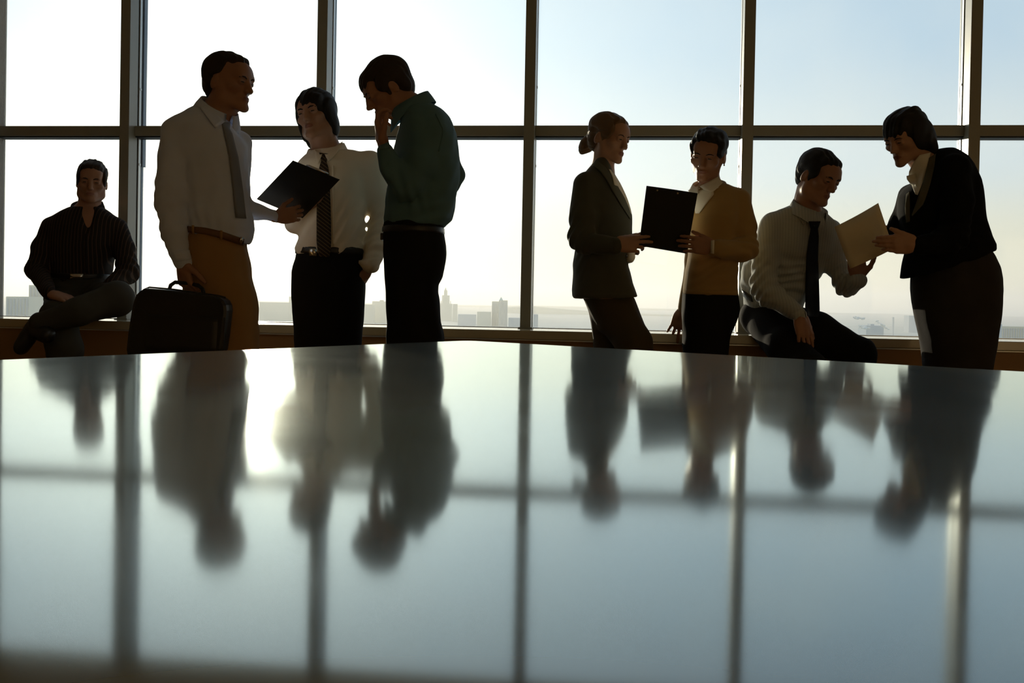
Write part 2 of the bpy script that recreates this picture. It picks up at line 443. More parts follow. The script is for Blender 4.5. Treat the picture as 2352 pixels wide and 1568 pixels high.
# ------------------------------------------------------------------ the window wall
WA = 0.1111; WE = Vector((math.cos(WA), -math.sin(WA), 0)); WO = Vector((math.sin(WA), math.cos(WA), 0)); WB = Vector((0, 4.9, 0))
WM = Matrix(((WE.x, WO.x, 0, WB.x), (WE.y, WO.y, 0, WB.y), (0, 0, 1, 0), (0, 0, 0, 1)))    # wall frame: u along, v outward, z up
MULL = [-2.133, -1.051, .042, 1.135, 2.211, 3.297, 4.383]; MW = .054
END_R = 5.45
def wall_u(px, py, v):
    d = ray(px, py); n = WO; t = ((WB + WO * v - EYE).dot(n)) / d.dot(n); return (EYE + d * t - WB).dot(WE)
PIL_R = wall_u(9, 500, .14)
Z_SILL, Z_TR, Z_HEAD, Z_CEIL = .673, 1.6927, 2.695, 3.0

def wbox(name, u0, u1, v0, v1, z0, z1, m, parent=None, bevel=.002):
    bm = bmesh.new(); box_bm(bm, (u0, v0, z0), (u1, v1, z1), bevel, WM); return bm_obj(name, bm, m, parent)

def glass_mat():
    m = bpy.data.materials.new('window_glass'); m.use_nodes = True; t = m.node_tree; t.nodes.clear(); lk = t.links.new
    tr = N(t, 'ShaderNodeBsdfTransparent'); tr.inputs[0].default_value = (.985, .995, .99, 1)
    gl = N(t, 'ShaderNodeBsdfGlossy'); gl.inputs['Roughness'].default_value = .01
    du = N(t, 'ShaderNodeBsdfTranslucent'); du.inputs[0].default_value = (.9, .9, .86, 1)
    co = N(t, 'ShaderNodeTexCoord'); no = N(t, 'ShaderNodeTexNoise'); no.inputs['Scale'].default_value = 2.2; no.inputs['Detail'].default_value = 5
    lk(co.outputs['Object'], no.inputs['Vector'])
    dust = mth(t, 'MULTIPLY', mth(t, 'POWER', no.outputs['Fac'], 1.5), DUST)
    m1 = N(t, 'ShaderNodeMixShader'); lk(dust, m1.inputs[0]); lk(tr.outputs[0], m1.inputs[1]); lk(du.outputs[0], m1.inputs[2])
    fr = N(t, 'ShaderNodeFresnel'); fr.inputs[0].default_value = 1.5
    m2 = N(t, 'ShaderNodeMixShader'); lk(mth(t, 'MULTIPLY', fr.outputs[0], .8), m2.inputs[0]); lk(m1.outputs[0], m2.inputs[1]); lk(gl.outputs[0], m2.inputs[2])
    o = N(t, 'ShaderNodeOutputMaterial'); lk(m2.outputs[0], o.inputs[0]); return m
DUST = .10
HAZE = .00024
M['glass'] = glass_mat()

# sill board, its bright bead, the parapet panelling below
sill = wbox('window_sill', PIL_R - .4, END_R, -.30, .165, Z_SILL - .042, Z_SILL, M['ledge'], bevel=.003); tag(sill, kind='structure')
bead = wbox('edge_bead', PIL_R - .4, END_R, -.297, -.24, Z_SILL - .049, Z_SILL - .043, M['bead'], sill, .001)
wf = wbox('wall_front', PIL_R - .4, END_R, -.285, .165, 0, Z_SILL - .05, M['wood'], bevel=0); tag(wf, kind='structure')
bs = wbox('baseboard_front', PIL_R - .4, END_R, -.30, -.284, 0, .08, M['alu']); tag(bs, kind='structure')
head = wbox('trim_1', PIL_R - .4, END_R, -.02, .165, Z_HEAD, Z_CEIL + .3, M['ceil']); tag(head, kind='structure')

def post(i, u):
    o = wbox('trim_%d' % (i + 2), u, u + MW, 0, .09, Z_SILL, Z_HEAD, M['alu'], bevel=.002); tag(o, kind='structure')
    wbox('gasket', u + .004, u + MW - .004, .09, .106, Z_SILL, Z_HEAD, M['gasket'], o, 0)
    wbox('glazing_bead', u - .001, u + MW + .001, .106, .132, Z_SILL, Z_HEAD, M['bead'], o, .001)
    wbox('outer_cap', u + .002, u + MW - .002, .146, .170, Z_SILL - .1, Z_HEAD, M['cap'], o, .002)
    wbox('base_shoe', u - .010, u + MW + .010, -.012, .092, Z_SILL, Z_SILL + .007, M['alu'], o, .002)
    # small drainage clip in the bead, at two heights
    for z in (Z_TR + .23, Z_TR - .18): wbox('bead_clip', u - .003, u + MW + .003, .110, .130, z, z + .012, M['bead'], o, .001)
M['cap'] = mat('outer_cap_paint', (.10, .14, .20), .4, .5)
for i, u in enumerate(MULL): post(i, u)
wbox('sash_edge', MULL[0] + MW - .002, MULL[0] + MW + .007, .138, .176, 1.51, Z_HEAD, M['cap'], bpy.data.objects['trim_2'], .001)
edges = [PIL_R - .02] + MULL + [END_R]
for i in range(len(edges) - 1):
    a = edges[i] + (MW if i else 0); b = edges[i + 1]
    win = wbox('window_%d' % (i + 1), a, b, .062, .150, Z_TR - .027, Z_TR + .027, M['alu'], bevel=.002); tag(win, kind='structure')
    wbox('gasket', a, b, .070, .150, Z_TR - .034, Z_TR - .0275, M['gasket'], win, 0)
    wbox('gasket', a, b, .110, .150, Z_TR + .0275, Z_TR + .031, M['gasket'], win, 0)
    wbox('bottom_bead', a, b, .112, .150, Z_SILL, Z_SILL + .003, M['bead'], win, 0)
    for z0, z1 in ((Z_SILL + .004, Z_TR - .030), (Z_TR + .029, Z_HEAD)):
        wbox('pane', a - .006, b + .006, .133, .145, z0, z1, M['glass'], win, 0)
# the wide pillar where the glazing ends on the left, and its far-right twin
bm = bmesh.new(); box_bm(bm, (PIL_R - .42, -.05, 0), (PIL_R, .152, Z_CEIL), .008, WM)
pil = bm_obj('wall_left_pillar', bm, M['pillar']); tag(pil, kind='structure')
bm = bmesh.new(); box_bm(bm, (END_R, -.05, 0), (END_R + .42, .30, Z_CEIL), .008, WM)
pil2 = bm_obj('wall_right_pillar', bm, M['pillar']); tag(pil2, kind='structure')

# ------------------------------------------------------------------ the room behind the camera
def qbox(name, lo, hi, m, kind='structure'):
    bm = bmesh.new(); box_bm(bm, lo, hi); return tag(bm_obj(name, bm, m), kind=kind)
XL, XR, YB = -4.2, 6.6, -4.0
qbox('floor', (XL, YB, -.15), (XR, 5.9, 0), M['floor'])
qbox('ceiling', (XL, YB, Z_CEIL), (XR, 5.3, Z_CEIL + .2), M['ceil'])
qbox('wall_back', (XL, YB - .2, 0), (XR, YB, Z_CEIL), M['wall'])
qbox('wall_left', (XL - .2, YB, 0), (XL, 5.6, Z_CEIL), M['wall'])
qbox('wall_right', (XR, YB, 0), (XR + .2, 5.0, Z_CEIL), M['wall'])
bm = bmesh.new(); box_bm(bm, (-4.6, .05, 0), (PIL_R - .38, .25, Z_CEIL), 0, WM); tag(bm_obj('wall_front_left', bm, M['wall']), kind='structure')
bm = bmesh.new(); box_bm(bm, (END_R + .38, .05, 0), (END_R + 1.5, .25, Z_CEIL), 0, WM); tag(bm_obj('wall_front_right', bm, M['wall']), kind='structure')

# ------------------------------------------------------------------ the polished table
ZT = .75
cor, le, re = on_z(1075, 781.5, ZT), on_z(0, 826, ZT), on_z(2352, 853, ZT)
dl, dr = (le - cor).normalized(), (re - cor).normalized()
m = bpy.data.materials.new('polished_tabletop'); m.use_nodes = True; t = m.node_tree; t.nodes.clear(); lk = t.links.new
TBL = dict(base=(.15, .125, .035), rough=.076, aniso=-.2, tint=(.90, 1.0, 1.0))
co = N(t, 'ShaderNodeTexCoord'); no = N(t, 'ShaderNodeTexNoise'); no.inputs['Scale'].default_value = 9; no.inputs['Detail'].default_value = 4
lk(co.outputs['Object'], no.inputs['Vector'])
mp = N(t, 'ShaderNodeMapRange'); mp.inputs[1].default_value = .35; mp.inputs[2].default_value = .65; mp.inputs[3].default_value = TBL['rough'] * .85; mp.inputs[4].default_value = TBL['rough'] * 1.15
lk(no.outputs['Fac'], mp.inputs[0])
g1 = N(t, 'ShaderNodeBsdfAnisotropic'); g1.inputs['Color'].default_value = (*TBL['tint'], 1); g1.inputs['Anisotropy'].default_value = TBL['aniso']; lk(mp.outputs[0], g1.inputs['Roughness'])
tv = N(t, 'ShaderNodeCombineXYZ'); tv.inputs[0].default_value = 1.0; lk(tv.outputs[0], g1.inputs['Tangent'])
g2 = N(t, 'ShaderNodeBsdfGlossy'); g2.inputs['Color'].default_value = (*TBL['tint'], 1); g2.inputs['Roughness'].default_value = .30      # faint haze of the lacquer
gm = N(t, 'ShaderNodeMixShader'); gm.inputs[0].default_value = .07; lk(g1.outputs[0], gm.inputs[1]); lk(g2.outputs[0], gm.inputs[2])
df = N(t, 'ShaderNodeBsdfDiffuse'); df.inputs['Color'].default_value = (*TBL['base'], 1)
fr = N(t, 'ShaderNodeFresnel'); fr.inputs['IOR'].default_value = 1.60
two = mth(t, 'DIVIDE', mth(t, 'MULTIPLY', fr.outputs[0], 2.0), mth(t, 'ADD', fr.outputs[0], 1.0))          # both faces of the glass reflect
mx = N(t, 'ShaderNodeMixShader'); lk(two, mx.inputs[0]); lk(df.outputs[0], mx.inputs[1]); lk(gm.outputs[0], mx.inputs[2])
ou = N(t, 'ShaderNodeOutputMaterial'); lk(mx.outputs[0], ou.inputs[0])
M['table'] = m
M['table_base'] = mat('table_steel', (.25, .25, .25), .35, .5, metal=.8)
LEN1, LEN2 = 2.3, 2.3
bm = bmesh.new()
def rounded(pts, r, n=5):
    out = []
    for i, p in enumerate(pts):
        a, c = pts[i - 1], pts[(i + 1) % len(pts)]
        d1, d2 = (a - p).normalized(), (c - p).normalized()
        for k in range(n + 1):
            s = k / n; q1, q2 = p + d1 * r * (1 - s), p + d2 * r * s; out.append(q1 * (1 - s) + q2 * s)
    return out
poly = rounded([cor, cor + dl * LEN1, cor + dl * LEN1 + dr * LEN2, cor + dr * LEN2], .03)
vt = [bm.verts.new(p) for p in poly]; vb = [bm.verts.new(p - Vector((0, 0, .028))) for p in poly]
bm.faces.new(vt[::-1]); bm.faces.new(vb)
for i in range(len(vt)): bm.faces.new((vt[i], vt[(i + 1) % len(vt)], vb[(i + 1) % len(vt)], vb[i]))
bmesh.ops.recalc_face_normals(bm, faces=bm.faces)
es = [e for e in bm.edges if abs(e.verts[0].co.z - e.verts[1].co.z) < 1e-6 and e.verts[0].co.z > ZT - .001]
bmesh.ops.bevel(bm, geom=es, offset=.0015, segments=2, affect='EDGES')
ctr = (cor + dl * LEN1 / 2 + dr * LEN2 / 2); ctr.z = 0
table = empty('conference_table', ctr); tag(table, 'large glossy conference table mirroring the window and the people', 'table')
bm_obj('tabletop', bm, M['table'], table)
for s1 in (.12, .88):
    for s2 in (.12, .88):
        p = cor + dl * LEN1 * s1 + dr * LEN2 * s2; bm = bmesh.new()
        bmesh.ops.create_cone(bm, cap_ends=True, segments=20, radius1=.035, radius2=.030, depth=ZT - .028); bmesh.ops.translate(bm, verts=bm.verts, vec=(p.x, p.y, (ZT - .028) / 2))
        bm_obj('leg', bm, M['table_base'], table, True)

# ------------------------------------------------------------------ the hazy city below
ZG = -60.0
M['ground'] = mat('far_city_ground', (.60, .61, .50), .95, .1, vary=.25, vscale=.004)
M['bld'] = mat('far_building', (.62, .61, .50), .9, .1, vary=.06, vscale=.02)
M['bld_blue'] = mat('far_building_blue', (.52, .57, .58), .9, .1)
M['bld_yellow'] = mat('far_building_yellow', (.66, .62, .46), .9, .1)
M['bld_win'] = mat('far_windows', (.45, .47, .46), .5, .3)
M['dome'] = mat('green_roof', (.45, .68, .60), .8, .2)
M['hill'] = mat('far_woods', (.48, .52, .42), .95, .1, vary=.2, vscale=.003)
bm = bmesh.new(); bmesh.ops.create_circle(bm, cap_ends=True, radius=9000, segments=96); bmesh.ops.translate(bm, verts=bm.verts, vec=(0, 0, ZG))
tag(bm_obj('ground_outside', bm, M['ground']), kind='structure')

def city_box(name, x0, x1, ytop, Y, m, parent=None, deep=30., zb=ZG):
    a, c = at(x0, ytop, Y), at(x1, ytop, Y); zt = (a.z + c.z) / 2
    bm = bmesh.new(); box_bm(bm, (a.x, Y, zb), (c.x, Y + deep, zt)); return bm_obj(name, bm, m, parent)
def building(x0, x1, ytop, Y, m, label, deep=30., roof=None, win=None):
    o = city_box('building', x0, x1, ytop, Y, m, None, deep); a = at((x0 + x1) / 2, ytop, Y); rebase(o, (a.x, Y, ZG)); tag(o, label, 'building', 'hazy buildings outside the window')
    if roof: city_box('roof_block', roof[0], roof[1], roof[2], Y + deep * .3, m, o, deep * .4, zb=at(x0, ytop, Y).z - .5)
    if win:
        n = win
        for k in range(n):
            s = (x1 - x0) / n; xa = x0 + s * (k + .25)
            city_box('window_column', xa, xa + s * .5, ytop + 4, Y - .6, M['bld_win'], o, .9)
    return o
# the tall stepped tower with its spire
Y = 2600.
tw = city_box('tower', 1011, 1037, 697, Y, M['bld'], None, 40); rebase(tw, (at(1024, 697, Y).x, Y, ZG)); tag(tw, 'pale stepped tower with thin spire far off in the haze', 'tower')
city_box('tower_shaft', 1015.5, 1031.5, 678, Y + 6, M['bld'], tw, 26); city_box('tower_neck', 1020, 1027, 666.5, Y + 10, M['bld'], tw, 12)
for xa in (1012.5, 1034): city_box('pinnacle', xa, xa + 1.6, 691, Y + 4, M['bld'], tw, 4)
pa, pb = at(1023.5, 667, Y + 16), at(1023.5, 659, Y + 16); bm = bmesh.new()
bmesh.ops.create_cone(bm, cap_ends=True, segments=10, radius1=3.0, radius2=.15, depth=pb.z - pa.z); bmesh.ops.translate(bm, verts=bm.verts, vec=(pa.x, pa.y, (pa.z + pb.z) / 2)); bm_obj('spire', bm, M['bld'], tw)
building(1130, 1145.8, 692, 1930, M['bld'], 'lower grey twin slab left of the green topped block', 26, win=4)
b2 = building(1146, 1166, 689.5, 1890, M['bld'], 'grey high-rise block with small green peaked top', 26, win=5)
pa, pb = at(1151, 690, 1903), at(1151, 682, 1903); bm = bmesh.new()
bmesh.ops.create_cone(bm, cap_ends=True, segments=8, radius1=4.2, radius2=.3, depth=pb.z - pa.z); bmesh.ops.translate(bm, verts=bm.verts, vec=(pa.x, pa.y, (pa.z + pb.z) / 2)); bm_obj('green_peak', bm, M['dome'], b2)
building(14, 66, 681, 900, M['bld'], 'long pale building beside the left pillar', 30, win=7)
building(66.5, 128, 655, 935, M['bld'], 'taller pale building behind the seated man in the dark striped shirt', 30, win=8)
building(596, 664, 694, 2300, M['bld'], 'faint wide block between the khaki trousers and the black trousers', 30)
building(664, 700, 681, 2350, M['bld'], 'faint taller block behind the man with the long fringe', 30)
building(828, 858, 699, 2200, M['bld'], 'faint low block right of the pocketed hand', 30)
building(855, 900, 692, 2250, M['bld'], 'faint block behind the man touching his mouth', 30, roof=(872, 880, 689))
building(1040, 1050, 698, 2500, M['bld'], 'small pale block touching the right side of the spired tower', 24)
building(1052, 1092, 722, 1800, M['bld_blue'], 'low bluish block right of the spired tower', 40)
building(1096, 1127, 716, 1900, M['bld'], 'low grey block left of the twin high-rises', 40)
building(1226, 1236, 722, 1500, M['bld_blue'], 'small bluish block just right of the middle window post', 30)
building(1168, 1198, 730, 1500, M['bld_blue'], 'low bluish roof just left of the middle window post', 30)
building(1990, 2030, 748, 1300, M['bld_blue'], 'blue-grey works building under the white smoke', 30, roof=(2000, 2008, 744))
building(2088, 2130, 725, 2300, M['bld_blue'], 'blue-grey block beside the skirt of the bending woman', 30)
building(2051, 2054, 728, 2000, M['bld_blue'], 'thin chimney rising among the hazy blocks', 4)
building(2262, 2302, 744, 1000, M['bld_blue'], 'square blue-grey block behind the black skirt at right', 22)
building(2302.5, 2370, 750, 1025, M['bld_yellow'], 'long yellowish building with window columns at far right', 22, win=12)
# wooded ridges on the horizon
def ridge(name, pts, Y, m, label, deep=500.):
    V = []; n = len(pts)
    for dy in (0, deep):
        for x, y in pts: p = at(x, y, Y); V.append((p.x, p.y + dy, p.z))
        for x, y in pts: p = at(x, y, Y); V.append((p.x, p.y + dy, ZG - 2))
    Fc = [(i, i + n, i + 1 + n, i + 1) for i in range(n - 1)] + [(i, i + 1, i + 1 + 2 * n, i + 2 * n) for i in range(n - 1)]
    o = link(name, mesh(name, V, Fc), m, None, False); rebase(o, (at(pts[n // 2][0], 700, Y).x, Y, ZG)); return tag(o, kind='structure')
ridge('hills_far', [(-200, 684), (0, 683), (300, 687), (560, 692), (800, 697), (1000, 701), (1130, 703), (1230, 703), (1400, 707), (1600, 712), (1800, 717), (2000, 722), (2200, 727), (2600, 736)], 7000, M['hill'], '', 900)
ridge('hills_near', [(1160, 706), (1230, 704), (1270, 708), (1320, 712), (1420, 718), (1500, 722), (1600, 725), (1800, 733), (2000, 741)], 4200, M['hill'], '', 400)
# smoke plumes over the works
m = mat('smoke', (.9, .88, .8), 1, 0); M['smoke'] = m
for j, (cx, cy, n, lab) in enumerate([(1972, 730, 5, 'wisp of white smoke nearest the seated man\'s knee'), (2026, 746, 6, 'slanting white smoke plume over the blue works building'), (1984, 752, 4, 'low white smoke drifting left of the works building')]):
    bm = bmesh.new(); rg = random.Random(j); n = n * 5
    for k in range(n):
        f = k / (n - 1) - .5
        p = at(cx + f * 26 + rg.uniform(-2, 2), cy + f * (18 if j == 1 else 4) + rg.uniform(-2.2, 2.2), 1280 + rg.uniform(-4, 4))
        bmesh.ops.create_icosphere(bm, subdivisions=1, radius=rg.uniform(.5, 1.5) * (1.3 - abs(f)), matrix=Matrix.Translation(p) @ Matrix.Diagonal((1.5, 1.2, .8, 1)))
    tag(bm_obj('smoke_plume', bm, M['smoke'], None, True), lab, 'smoke', kind='stuff')
# haze over the city: a real scattering volume between the building and the horizon
hz = bpy.data.materials.new('city_haze'); hz.use_nodes = True; t = hz.node_tree; t.nodes.clear()
vs = N(t, 'ShaderNodeVolumeScatter'); vs.inputs['Color'].default_value = (1.0, .97, .84, 1); vs.inputs['Density'].default_value = HAZE; vs.inputs['Anisotropy'].default_value = .45
ou = N(t, 'ShaderNodeOutputMaterial'); t.links.new(vs.outputs[0], ou.inputs['Volume'])
bm = bmesh.new(); box_bm(bm, (-6500, 300, ZG - 1), (6500, 8800, 110)); tag(bm_obj('haze', bm, hz), 'pale haze lying over the distant city', 'haze', kind='stuff')
# ------------------------------------------------------------------ people: shared builder
def cloth(name, col, rough=.85, vary=.05, sheen=.0, b=(420, .25, .0012), spec=.25): return mat(name, col, rough, spec, bump=b, vary=vary, sheen=sheen, vscale=14)

class Person:
    def __init__(s, d, label):
        s.d = d; s.label = label; s.body = Blob(); s.fine = []; s.trees = []; s.root = None; s.kids = []
    def P(s, px, py, off=0.0): return at(px, py, s.d + off)
    def m(s, px, off=0.0): return px * (s.d + off) / F_PX
    def slices(s, Lf, Rt, depth, ys=None, grow=0.0, shrink=1.0, n=2.3, rnd=.012):
        """Lf, Rt: silhouette polylines [(y, x)...]; depth: [(y, half depth m, offset m)...]"""
        Lf, Rt = sorted(Lf), sorted(Rt); depth = sorted(depth)
        y0, y1 = max(Lf[0][0], Rt[0][0]), min(Lf[-1][0], Rt[-1][0])
        ys = np.linspace(y0, y1, 18) if ys is None else ys; st = []
        for y in ys:
            l = np.interp(y, [q[0] for q in Lf], [q[1] for q in Lf]); r = np.interp(y, [q[0] for q in Rt], [q[1] for q in Rt])
            b = np.interp(y, [q[0] for q in depth], [q[1] for q in depth]); o = np.interp(y, [q[0] for q in depth], [q[2] for q in depth])
            c = s.P((l + r) / 2, y, o); a = s.m((r - l) / 2, o)
            st.append((c.z, c.x, c.y, max(.01, a * shrink + grow), max(.01, b * shrink + grow)))
        return p_slices(st, n, rnd)
    def limb(s, B, pts, k=.018, shrink=1.0, grow=0.0, first_k=None):
        """pts: (px, py, off, radius px)"""
        for i in range(len(pts) - 1):
            a, b = pts[i], pts[i + 1]
            B.u(p_cap(s.P(*a[:3]), s.P(*b[:3]), s.m(a[3], a[2]) * shrink + grow, s.m(b[3], b[2]) * shrink + grow), (first_k or k) if i == 0 else k)
    def hand(s, px, py, off, D, Nn, side, **kw):
        kw = dict(kw)
        W = s.P(px, py, off); sc = kw.get('sz', 1.0); c = W + Vector(D).normalized() * .08 * sc
        s.fine.append((np.array(c) - .115 * sc, np.array(c) + .115 * sc, .0034)); hand(s.body, W, D, Nn, side, **kw)
    def finish_body(s, head, foot, skin='skin', h=.011):
        """foot: (x, y) world spot under the person where the origin goes"""
        c = head.p(0, 0, .115); s.fine.append((np.array(c) - .150, np.array(c) + .150, .0034)); s.head = head
        P, Q = s.body.build(h, s.fine); me = np_mesh('person', P, Q); o = link('person', me, [M[skin], M['lip']])
        # lips take the lip material
        lc = np.array(head.p(0, .088, .0495)); Rm = head.R; cen = P[Q].mean(1); q = (cen - lc) @ Rm
        e = (q[:, 0] / (.021 * head.s)) ** 2 + (q[:, 1] / (.014 * head.s)) ** 2 + (q[:, 2] / (.0092 * head.s)) ** 2
        ids = (e < 1).astype(np.int32)
        if len(me.polygons) == len(ids): me.polygons.foreach_set('material_index', ids)
        s.bodyPQ = (P, Q); s.trees.append(s.tree(P, Q))
        rebase(o, foot); tag(o, s.label, 'person'); s.root = o; return o
    def wrinkle(s, B, c, a, b, amp=.005, sig=.075, freq=130):
        """creases across a bent sleeve or waist: c the bend, a -> b the run of the cloth"""
        C_, A_, B_ = (s.P(*v[:3]) for v in (c, a, b)); t = (B_ - A_).normalized(); o = t.cross(Vector((.3, 1, .2))).normalized()
        def fn(X, Y, Z):
            x, y, z = X - C_.x, Y - C_.y, Z - C_.z
            u = x * t.x + y * t.y + z * t.z; v = x * o.x + y * o.y + z * o.z
            g = np.exp(-(x * x + y * y + z * z) / (2 * sig * sig))
            return (amp * g * np.sin(u * freq + 2.2 * np.sin(v * 28 + u * 14) + v * 35)).astype(np.float32)
        B.noise(fn)
    @staticmethod
    def tree(P, Q): return BVHTree.FromPolygons([tuple(map(float, p)) for p in P], [tuple(map(int, q)) for q in Q])
    def part(s, name, B, m, h=.0065, fine=(), solid=True, label=None):
        P, Q = B.build(h, fine); o = link(name, np_mesh(name, P, Q), m, s.root)
        if solid: s.trees.append(s.tree(P, Q))
        if label: o['label'] = label
        return o
    def hit(s, px, py, only=None):
        d = ray(px, py).normalized(); best = None
        for t in (s.trees if only is None else [s.trees[i] for i in only]):
            r = t.ray_cast(EYE, d)
            if r[0] is not None and (best is None or r[3] < best[1]): best = (r[0], r[3], r[1])
        return best
    def drape(s, name, rows, m, off=.003, th=.004, nr=8, nc=6, only=None, label=None, parent=None, lift=None):
        """rows: [((xl, yl), (xr, yr)), ...] in the photograph; laid on the figure's surface there"""
        n = len(rows); grid = []; miss = []
        for i in range(nr):
            t = i / (nr - 1) * (n - 1); k = min(int(t), n - 2); f = t - k
            (a, b), (c, e) = rows[k], rows[k + 1]
            l = (a[0] + (c[0] - a[0]) * f, a[1] + (c[1] - a[1]) * f); r = (b[0] + (e[0] - b[0]) * f, b[1] + (e[1] - b[1]) * f)
            row = []
            for j in range(nc):
                g = j / (nc - 1); x, y = l[0] + (r[0] - l[0]) * g, l[1] + (r[1] - l[1]) * g
                hrow = s.hit(x, y, only); ex = lift(i / (nr - 1), g) if lift else 0
                row.append([x, y, (hrow[1] - off - ex) if hrow else None])
            grid.append(row)
        known = [q[2] for r in grid for q in r if q[2] is not None]; dm = sorted(known)[len(known) // 2] if known else s.d
        for _ in range(nr + nc):
            todo = [(i, j) for i in range(nr) for j in range(nc) if grid[i][j][2] is None]
            if not todo: break
            new = {}
            for i, j in todo:
                v = [grid[p][q][2] for p, q in ((i - 1, j), (i + 1, j), (i, j - 1), (i, j + 1)) if 0 <= p < nr and 0 <= q < nc and grid[p][q][2] is not None]
                if v: new[(i, j)] = sum(v) / len(v)
            for k_, v in new.items(): grid[k_[0]][k_[1]][2] = v
            if not new: break
        # soften depth jumps
        Z = np.array([[q[2] if q[2] is not None else dm for q in r] for r in grid])
        for _ in range(3):
            Zp = np.pad(Z, 1, mode='edge'); A = (Zp[:-2, 1:-1] + Zp[2:, 1:-1] + Zp[1:-1, :-2] + Zp[1:-1, 2:]) / 4; Z = np.minimum(Z, .5 * Z + .5 * A)
        G = [[EYE + ray(grid[i][j][0], grid[i][j][1]).normalized() * float(Z[i, j]) for j in range(nc)] for i in range(nr)]
        o = sheet(name, G, th, m, parent or s.root, back=ray(*rows[n // 2][0]).normalized())
        if label: o['label'] = label
        return o

def hair_blob(hd, grow=(.010, .012, .012), low=.05):
    B = Blob()
    B.u(hd.ell((0, -.014, .150), (.073 + grow[0], .093 + grow[1], .078 + grow[2])), .01)
    return B

def shell_hair(hd, vol=0.0, fringe=None, nape=.0, crown=0.0, temple=True):
    """hair that thins out into the skull along a natural hairline"""
    B = Blob(); B.u(hd.ell((0, -.026, .156), (.0785 + vol, .097 + vol, .081 + vol + crown)), .01)
    B.u(hd.ell((0, -.058, .105 - nape), (.064 + vol, .053 + vol * .7, .066)), .02)
    if temple:
        for x in (-1, 1): B.u(hd.ell((x * .066, .018, .132), (.0115 + vol * .5, .034, .034)), .015); B.u(hd.ell((x * .0665, .012, .100), (.007, .010, .022)), .008)
    if fringe: B.u(hd.ell((0, fringe[0], fringe[1]), fringe[2]), .015)
    return B
def comb(B, hd, seed, f=380, amp=.0022, slant=.25, lump=1.0):
    B.noise(strands(amp, lambda X, Y, Z: X * hd.r.x + Y * hd.r.y + Z * hd.r.z + slant * (X * hd.u.x + Y * hd.u.y + Z * hd.u.z), seed, f)); B.noise(folds(amp * lump, seed + 1, (60, 170))); return B
def bare_ears(B, hd):
    for x in (-1, 1): B.sub(hd.ell((x * .086, -.006, .098), (.022, .019, .031)), .006)
    return B
def short_hair(hd, vol=0.0, fringe=None, nape=0.0, top=(), seed=3, temple=True):
    B = shell_hair(hd, vol, fringe, nape, 0.0, temple)
    for pr in top: B.u(hd.ell(*pr), .015)
    return comb(bare_ears(B, hd), hd, seed)

def collar(s, name, c, up, fw, rx, ry, m, h=(.030, .045), fall=(.040, .050), tip=.035, gap=.25, flare=.014, parent=None, th=.004, nose=.02):
    """shirt collar: stand, fold and falling points round a neck; c ring centre, fw towards the opening"""
    c, up = Vector(c), Vector(up).normalized(); fw = Vector(fw); fw = (fw - up * fw.dot(up)).normalized(); sd = fw.cross(up)
    ncol = 33; rows = [[] for _ in range(6)]
    for j in range(ncol):
        t = gap + (2 * math.pi - 2 * gap) * j / (ncol - 1); fr = (1 + math.cos(t)) / 2            # 1 at the opening
        dr = fw * math.cos(t) * ry + sd * math.sin(t) * rx; dn = dr.normalized()
        hh = h[1] + (h[0] - h[1]) * fr; fl = fall[1] + (fall[0] - fall[1]) * fr + tip * max(0, fr - .72) / .28
        lift = nose * fr
        b0 = c + dr - up * .004; rows[0].append(b0); rows[1].append(b0 + up * hh * .6); rows[2].append(b0 + up * hh + dn * .002)
        rows[3].append(b0 + up * hh + dn * .007); rows[4].append(b0 + up * (hh - fl * .5) + dn * (.006 + flare * .6) + fw * lift * .4); rows[5].append(b0 + up * (hh - fl) + dn * (.006 + flare) + fw * lift)
    return sheet(name, rows, th, m, parent or s.root, back=(0, 0, -.3))

def shoe(s, ankle, dirv, m, ln=1.0, name='shoe', upv=(0, 0, 1)):
    a, d = Vector(ankle), Vector(dirv).normalized(); up = Vector(upv); up = (up - d * up.dot(d)).normalized(); sd = d.cross(up)
    R = np.array([[sd[i], d[i], up[i]] for i in range(3)], np.float32); B = Blob(); o = a - up * .055
    B.u(p_ell(o - d * .035, (.036, .050, .042), R), .01); B.u(p_ell(o + d * .06 * ln - up * .010, (.043, .080 * ln, .034), R), .02); B.u(p_ell(o + d * .135 * ln - up * .016, (.042, .065 * ln, .026), R), .02)
    B.u(p_cap(a + up * .03, o, .040, .040), .015); B.cut(p_plane(o - up * .030, -up), .003)
    return s.part(name, B, m, .007)

def legs_down(s, B, chains, k=.03, **kw):
    for ch in chains: s.limb(B, ch, k, **kw)

def floor_px(px, Y):
    """photo y of the floor below image column px at distance Y"""
    return CY + SHY - F_PX * math.tan(PITCH) + (px - CX) * ROLL + EYE.z * F_PX / Y

def standing_legs(s, xs, y_hip, r_hip, off=(0, 0), y_knee=None, knee_dx=(0, 0), foot_dx=(0, 0), r=(.84, .62)):
    """two legs from the hips to the floor: chains of (px, py, off, r px)"""
    out = []
    for i, x in enumerate(xs):
        yf = floor_px(x, s.d + off[i]) - .085 * F_PX / (s.d + off[i]); yk = y_knee or (y_hip + (yf - y_hip) * .47)
        out.append([(x, y_hip, off[i], r_hip), (x + knee_dx[i], yk, off[i], r_hip * r[0]), (x + foot_dx[i], yf, off[i], r_hip * r[1])])
    return out

